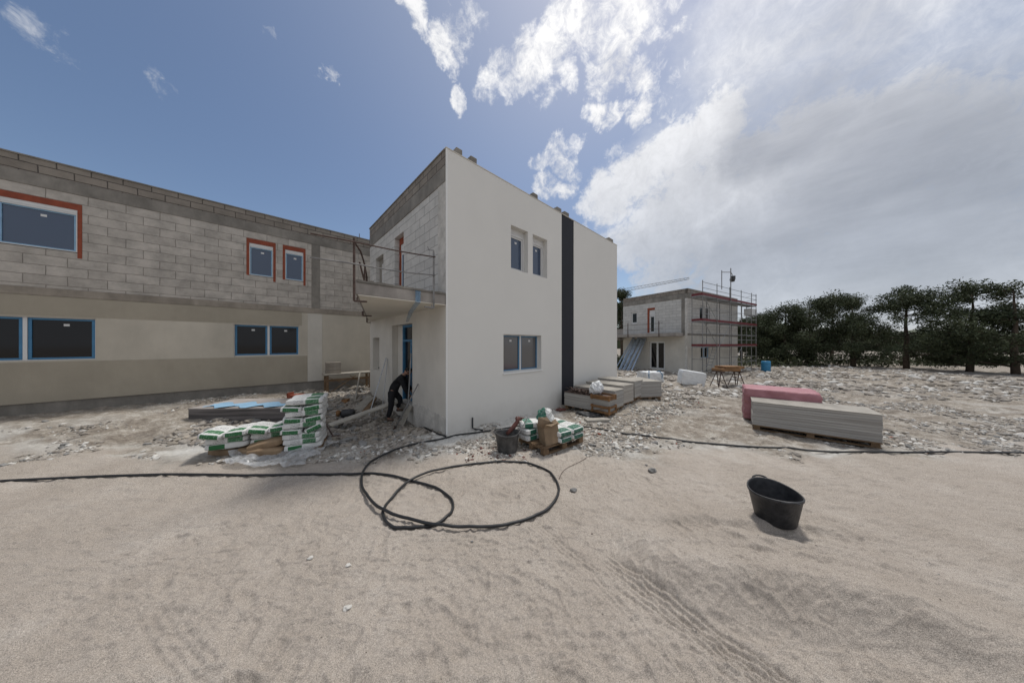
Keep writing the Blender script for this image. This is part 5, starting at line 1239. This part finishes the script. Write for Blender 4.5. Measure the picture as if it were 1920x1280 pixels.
# ------------------------------------------------------------------ loose rubble (uncountable)
def rubble(name, n, region, smin, smax, mats, label, seed, bias=1.6, cond=None):
    rs_ = np.random.RandomState(seed); V_ = []; Fc = []; MI = []
    # base shapes: jittered boxes cut to wedges
    shapes = []
    for k in range(10):
        bm = bmesh.new(); bmesh.ops.create_icosphere(bm, subdivisions=1, radius=1)
        for v in bm.verts: v.co = Vector((v.co.x*(1+.5*rs_.rand()), v.co.y*(.55+.4*rs_.rand()), v.co.z*(.38+.45*rs_.rand())))*(.75+.5*rs_.rand())
        bm.verts.ensure_lookup_table(); vv = np.array([v.co[:] for v in bm.verts]); ff = np.array([[v.index for v in f.verts] for f in bm.faces]); shapes.append((vv, ff)); bm.free()
    cnt = 0; base = 0
    while cnt < n:
        x = region[0]+rs_.rand()*(region[1]-region[0]); y = region[2]+(rs_.rand()**bias)*(region[3]-region[2])
        if cond and not cond(x, y, rs_): continue
        s_ = smin*(smax/smin)**(rs_.rand()**2.2)
        if y > 11: s_ *= 1.25
        vv, ff = shapes[rs_.randint(10)]; a_ = rs_.rand()*6.28; c_, d_ = math.cos(a_), math.sin(a_); tl = (rs_.rand()-.5)*.9
        p = vv*s_; p = np.stack([p[:, 0]*c_-p[:, 1]*d_, p[:, 0]*d_+p[:, 1]*c_, p[:, 2]+p[:, 0]*tl*.5], 1)+np.array([x, y, hgrid(x, y)+s_*.12])
        V_.append(p); Fc.append(ff+base); MI += [0 if rs_.rand() < mats[0][1] else (1 if rs_.rand() < .6 else 2)]*len(ff); base += len(p); cnt += 1
    me_ = bpy.data.meshes.new(name); V_ = np.concatenate(V_); Fc = np.concatenate(Fc)
    me_.from_pydata(V_.tolist(), [], Fc.tolist())
    for m_, _ in mats: me_.materials.append(m_)
    me_.polygons.foreach_set('material_index', MI); me_.update()
    o = bpy.data.objects.new(name, me_); COL.objects.link(o); return tag(o, label, 'rubble', kind='stuff')
def inh(x, y):        # inside a building footprint
    t = (x-C0.x)*D1.x+(y-C0.y)*D1.y; s = (x-C0.x)*D2.x+(y-C0.y)*D2.y
    if -.05 < t < LEN and -.03 < s < DEP: return True
    if s > 7.5 and t < 8: return True
    t2 = (x-FC.x)*E1.x+(y-FC.y)*E1.y; s2 = (x-FC.x)*E2.x+(y-FC.y)*E2.y
    return 0 < t2 < 10 and 0 < s2 < 6
def cnd(x, y, r_):
    if abs(x) > y*2.2+1 or inh(x, y): return False
    i_ = min(int(np.searchsorted(gx, x)), len(gx)-1); j_ = min(int(np.searchsorted(gy, y)), len(gy)-1)
    if DU[j_, i_] > .30+.6*r_.rand(): return False
    return float(rub(x, y)) > r_.rand()*.9+.08 and (.35+float(fbm(x*.8, y*.8, 90, 3))*2) > r_.rand()*.8-.1
rubble('rubble', 34000, (-11, 15, 4.4, 12), .007, .062, [(M['stone'], .66), (M['stone_w'], 1), (M['stone_g'], 1)], 'broken pale stone rubble scattered over the site in front of the houses', 1, 1.5, cnd)
rubble('rubble', 12000, (-3, 32, 10, 26), .02, .15, [(M['stone'], .6), (M['stone_w'], 1), (M['concrete_b'], 1)], 'coarse stone rubble on the ground towards the far house', 2, 1.3, cnd)
def cnd2(x, y, r_): return abs(x) < y*2.1+.5 and float(rub(x, y)) < .3
rubble('pebbles', 700, (-9, 9, 1.2, 5.6), .0025, .009, [(M['stone'], .4), (M['stone_g'], 1), (M['rust'], 1)], 'tiny pebbles strewn over the pale sand', 3, 1.0, cnd2)
def cnd3(x, y, r_):
    t = (x-C0.x)*D2.x+(y-C0.y)*D2.y; return not inh(x, y) and -8 < x < -2.2
rubble('rubble', 4200, (-9.5, -2.2, 5.6, 11.4), .02, .13, [(M['stone'], .55), (M['concrete_b'], 1), (M['stone_g'], 1)], 'heap of broken stone and concrete between the side door and the unfinished house', 4, .9, cnd3)
rubble('debris', 500, (-.9, .9, 4.9, 5.9), .008, .035, [(M['redpl'], .2), (M['stone_w'], 1), (M['rust'], 1)], 'red and white tile scraps on the dust left of the grey bucket', 6, 1.0, lambda x, y, r_: float(fbm(x*2, y*2, 12, 3)) > -.05)
rubble('tile_scraps', 220, (-5, 9, 5, 11), .012, .04, [(M['orange'], .7), (M['redpl'], 1), (M['wood_o'], 1)], 'small terracotta scraps scattered through the rubble', 8, 1.2, cnd)

# ------------------------------------------------------------------ person
def skinned(name, verts, edges, radii, m, parent=None, sub=2, root=0):
    me_ = bpy.data.meshes.new(name); me_.from_pydata([tuple(v) for v in verts], edges, []); me_.materials.append(m)
    o = bpy.data.objects.new(name, me_); COL.objects.link(o)
    o.modifiers.new('skin', 'SKIN'); sl_ = me_.skin_vertices[0].data
    for i, r_ in enumerate(radii): sl_[i].radius = r_ if isinstance(r_, tuple) else (r_, r_); sl_[i].use_root = (i == root)
    s_ = o.modifiers.new('sub', 'SUBSURF'); s_.levels = sub; s_.render_levels = sub; o.modifiers['skin'].use_smooth_shade = True
    if parent: o.parent = parent
    return o
foot = gp(728, 790)
person = empty('person', foot, 0, 'worker in black clothes bending forward into the side doorway, one foot on the threshold', 'person')
# local axes: f = towards the door along the picture plane (right and slightly away), sdw = his left/right
f_ = Vector((.93, .30, 0)).normalized(); l_ = Vector((-.30, .93, 0)).normalized(); Uz = Vector((0, 0, 1))
def W(a, b_, c): return f_*a+l_*b_+Uz*c
pel = W(.12, .05, .90); hipR = W(.10, -.07, .86); hipL = W(.12, .15, .86)
kneeR = W(.09, -.06, .47); ankR = W(.0, -.03, .09); toeR = W(.16, -.05, .035)
kneeL = W(.34, .16, .62); ankL = W(.28, .20, .50-.02); toeL = W(.42, .2, .455)
ankL = W(.24, .20, .31); toeL = W(.40, .2, .26)
wst = W(.17, .04, 1.03); chest = W(.34, .03, 1.29); neck = W(.45, .03, 1.41); headb = W(.50, .03, 1.45); head = W(.56, .03, 1.49)
shR = W(.38, -.15, 1.28); shL = W(.38, .20, 1.30); elR = W(.50, -.19, .96); wrR = W(.60, -.10, .78); elL = W(.56, .22, 1.0); wrL = W(.66, .08, .86)
V_ = [pel, wst, chest, neck, headb, hipR, kneeR, ankR, toeR, hipL, kneeL, ankL, toeL, shR, elR, wrR, shL, elL, wrL]
E_ = [(0, 1), (1, 2), (2, 3), (3, 4), (0, 5), (5, 6), (6, 7), (7, 8), (0, 9), (9, 10), (10, 11), (11, 12), (2, 13), (13, 14), (14, 15), (2, 16), (16, 17), (17, 18)]
hands = []
rad = [(.09, .08), (.12, .10), (.14, .10), .055, .05, .085, .055, .038, .03, .085, .055, .038, .03, .06, .042, .028, .06, .042, .028]
def hand(w, dr, side):
    out_v = []; d = dr.normalized(); p = d.cross(side).normalized()
    i0 = len(V_); V_.append(w+d*.05); rad.append((.034, .018)); E_.append((w_idx, i0)); 
    for k in range(4):
        r0 = w+d*.085+side*(.028-.019*k); r1 = r0+d*(.035+.006*(1.5-abs(k-1.5)))+p*.012; r2 = r1+d*.02+p*.022
        j = len(V_); V_.extend([r0, r1, r2]); rad.extend([.0095, .0085, .007]); E_.extend([(i0, j), (j, j+1), (j+1, j+2)])
    j = len(V_); V_.extend([w+d*.035+side*.038, w+d*.065+side*.055+p*.02]); rad.extend([.011, .009]); E_.extend([(i0, j), (j, j+1)])
w_idx = 15; hand(wrR, (wrR-elR), l_*1.0); w_idx = 18; hand(wrL, (wrL-elL), l_*-1.0)
body = skinned('body', V_, E_, rad, M['skin'], person, 2)
# head as shaped ellipsoid with nose, ears, joined into the body's look
bm = bmesh.new(); bmesh.ops.create_uvsphere(bm, u_segments=20, v_segments=14, radius=1)
fd = (head-neck).normalized(); fdn = (W(.7, 0, -.75)).normalized(); up_h = (fd-fdn*fd.dot(fdn)).normalized(); sdh = fdn.cross(up_h)
for v in bm.verts:
    x, y, z_ = v.co; y2 = y*(.098 if y > 0 else .105); zz = z_*.118; xx = x*.078*(1-.18*max(0, -z_))
    if y > .75 and -.35 < z_ < .15: y2 += .022*(1-abs(x)*3 if abs(x) < .33 else 0)
    if abs(x) > .93 and abs(z_) < .3: xx *= 1.14
    v.co = head+sdh*xx+fdn*y2+up_h*zz
me_ = bpy.data.meshes.new('head'); bm.to_mesh(me_); bm.free(); me_.materials.append(M['skin']); me_.polygons.foreach_set('use_smooth', [True]*len(me_.polygons)); o = bpy.data.objects.new('head', me_); COL.objects.link(o); o.parent = person
bm = bmesh.new(); bmesh.ops.create_uvsphere(bm, u_segments=20, v_segments=14, radius=1)
for v in bm.verts:
    x, y, z_ = v.co; q = Vector((x*.086, min(y, .45)*.115-.006, max(z_, -.35)*.126+.006)); v.co = head+sdh*q.x+fdn*q.y+up_h*q.z
me_ = bpy.data.meshes.new('hair'); bm.to_mesh(me_); bm.free(); me_.materials.append(M['hair']); me_.polygons.foreach_set('use_smooth', [True]*len(me_.polygons)); o = bpy.data.objects.new('hair', me_); COL.objects.link(o); o.parent = person
skinned('jacket', [W(.11, .05, .70), wst+W(-.01, 0, .01), chest, neck+W(-.03, 0, -.02), shR, elR, wrR+(elR-wrR)*.12, shL, elL, wrL+(elL-wrL)*.12], [(0, 1), (1, 2), (2, 3), (2, 4), (4, 5), (5, 6), (2, 7), (7, 8), (8, 9)], [(.155, .14), (.165, .145), (.20, .145), .08, .095, .07, .052, .095, .07, .052], M['cloth'], person)
skinned('trousers', [pel, hipR, kneeR, ankR+Uz*.03, hipL, kneeL, ankL+Uz*.03], [(0, 1), (1, 2), (2, 3), (0, 4), (4, 5), (5, 6)], [(.12, .11), .12, .085, .068, .12, .085, .068], M['jeans'], person)
for (a_, t_) in ((ankR, toeR), (ankL, toeL)):
    skinned('shoe', [a_+f_*-.05-Uz*.035, a_+f_*.04-Uz*.03, t_+Uz*.005], [(0, 1), (1, 2)], [(.05, .045), (.05, .045), (.045, .03)], M['shoe'], person)

# ------------------------------------------------------------------ trees
def tree(x, y, z0, h, cr_, label, seed, m, dens=1.0, trunk_h=.35):
    rr = random.Random(seed); t = empty('pine_tree', (x, y, z0), 0, label, 'tree', 'pine trees behind the far house')
    b = MB(); lean = rr.uniform(-.3, .3); pts = [(lean*i/5*.6+rr.uniform(-.06, .06), rr.uniform(-.06, .06), h*.9*i/5) for i in range(6)]
    b.tube(pts, [.20, .17, .14, .10, .07, .03], 8)
    tips = []
    for i in range(26):
        f0 = trunk_h+(.93-trunk_h)*rr.random(); zz = h*f0; a_ = rr.random()*6.28; ln = cr_*(1.12-.75*((f0-trunk_h)/(1-trunk_h))**1.5)*rr.uniform(.55, 1.1)
        p0 = Vector((lean*f0*.6, 0, zz)); p1 = p0+Vector((math.cos(a_)*ln*.5, math.sin(a_)*ln*.5, ln*.12)); p2 = p0+Vector((math.cos(a_)*ln, math.sin(a_)*ln, ln*rr.uniform(.15, .5)))
        b.tube([p0, p1, p2], [.05, .035, .012], 5); tips += [(p2, 1.0), (p1, .8), ((p1+p2)/2, .9)]
    tips.append((Vector((lean*.6, 0, h*.95)), .9))
    b.build('trunk', M['bark'], t, smooth=True)
    rs_ = np.random.RandomState(seed); VV = []; n = int(230*dens)
    for (c, k) in tips:
        rad_ = .42*k*cr_/2.2*rr.uniform(.8, 1.35)
        d = rs_.normal(size=(n, 3)); d /= np.linalg.norm(d, axis=1)[:, None]; rr_ = rs_.rand(n, 1)**.45*rad_
        cc = np.array(c)+d*rr_*np.array([1.15, 1.15, .95]); s_ = .04+.06*rs_.rand(n, 1)
        u = rs_.normal(size=(n, 3)); u /= np.linalg.norm(u, axis=1)[:, None]; w = np.cross(u, rs_.normal(size=(n, 3))); w /= np.linalg.norm(w, axis=1)[:, None]
        VV.append(np.stack([cc-u*s_*1.3, cc+w*s_*.45, cc+u*s_*1.3, cc-w*s_*.45], 1).reshape(-1, 3))
    VV = np.concatenate(VV); nf = len(VV)//4; me_ = bpy.data.meshes.new('crown')
    me_.vertices.add(len(VV)); me_.vertices.foreach_set('co', VV.ravel()); me_.loops.add(nf*4); me_.loops.foreach_set('vertex_index', np.arange(nf*4, dtype=np.int32)); me_.polygons.add(nf)
    me_.polygons.foreach_set('loop_start', np.arange(0, nf*4, 4, dtype=np.int32)); me_.polygons.foreach_set('loop_total', np.full(nf, 4, dtype=np.int32)); me_.update(calc_edges=True)
    me_.materials.append(m); o = bpy.data.objects.new('crown', me_); COL.objects.link(o); o.parent = t
    return t
def tp(px, Y): return (px-960)/F*Y
TL = [(1166, 34, 9.6, 2.6, 'dark pine tree just right of the white house, behind the far house', .30), (1150, 38, 8.5, 2.8, 'pine tree mostly hidden behind the right end of the white house', .3),
      (1190, 40, 7.6, 2.6, 'pine tree half hidden behind the left part of the far house', .3),
      (1412, 33, 5.9, 2.8, 'dark bushy pine directly right of the scaffold', .08), (1436, 31, 5.7, 2.8, 'dark bushy pine behind the blue barrel', .05), (1470, 30, 6.6, 3.2, 'broad dark pine beyond the pink wrapped pallet', .05),
      (1425, 37, 6.6, 3.0, 'taller pine rising behind the bushy ones right of the scaffold', .1), (1520, 29, 7.4, 3.4, 'second broad dark pine from the scaffold on the far right', .06), (1600, 26, 7.0, 3.2, 'broad dark pine in the middle of the far right group', .06), (1700, 24, 7.6, 3.4, 'tall dark pine near the right end of the group', .06), (1820, 21, 7.0, 3.2, 'dark pine at the right end of the group', .06), (1560, 36, 8.6, 3.6, 'tallest pine standing behind the far right group', .1), (1390, 40, 5.8, 2.8, 'dark pine behind the right end of the scaffold', .08), (1905, 19, 6.8, 3.0, 'dark pine farthest to the right', .06)]
for i, (px, Y, h_, cw, lb, th_) in enumerate(TL):
    x = tp(px, Y); tree(x, Y, hgrid(x, Y)-.1, h_, cw, lb, 100+i, M['pine2'] if i in (0, 6, 11) else M['pine'], 1.0, th_)
# scrub
rs_ = np.random.RandomState(9); VV = []
for i in range(9000):
    px = 1380+rs_.rand()*560 if rs_.rand() < .8 else 1150+rs_.rand()*60; Y = 26+rs_.rand()*8; x = tp(px, Y)
    if inh(x, Y): continue
    z_ = hgrid(x, Y)+.1+rs_.rand()**2*.9; c = np.array([x, Y, z_]); u = rs_.normal(size=3)*.09; w = rs_.normal(size=3)*.05; VV += [c-u, c+w, c+u, c-w]
b = MB(); b.add([tuple(v) for v in VV], [(4*i, 4*i+1, 4*i+2, 4*i+3) for i in range(len(VV)//4)]); o = b.build('scrub', M['pine2']); tag(o, 'low dark scrub growing at the foot of the pines', 'scrub', kind='stuff')
# wooded rise on the horizon
b = MB(); vs = []; n_ = 140
for i in range(n_+1):
    a_ = R(-75)+R(150)*i/n_; r_ = 140; x, y = math.sin(a_)*r_, math.cos(a_)*r_; hh = 5+3.5*float(fbm(i*.12, 3, 5, 4))+1.2*float(fbm(i*.9, 1, 6, 3))
    vs += [(x, y, -3), (x*.99, y*.99, hh), (x*1.25, y*1.25, hh+2), (x*1.4, y*1.4, -3)]
b.add(vs, [(4*i+k, 4*(i+1)+k, 4*(i+1)+k+1, 4*i+k+1) for i in range(n_) for k in range(3)]); o = b.build('hills', M['pine']); tag(o, 'low wooded rise on the horizon', 'hill', kind='structure')

# ------------------------------------------------------------------ render settings
S.render.engine = 'CYCLES'
S.cycles.max_bounces = 6; S.cycles.diffuse_bounces = 3; S.cycles.transparent_max_bounces = 12
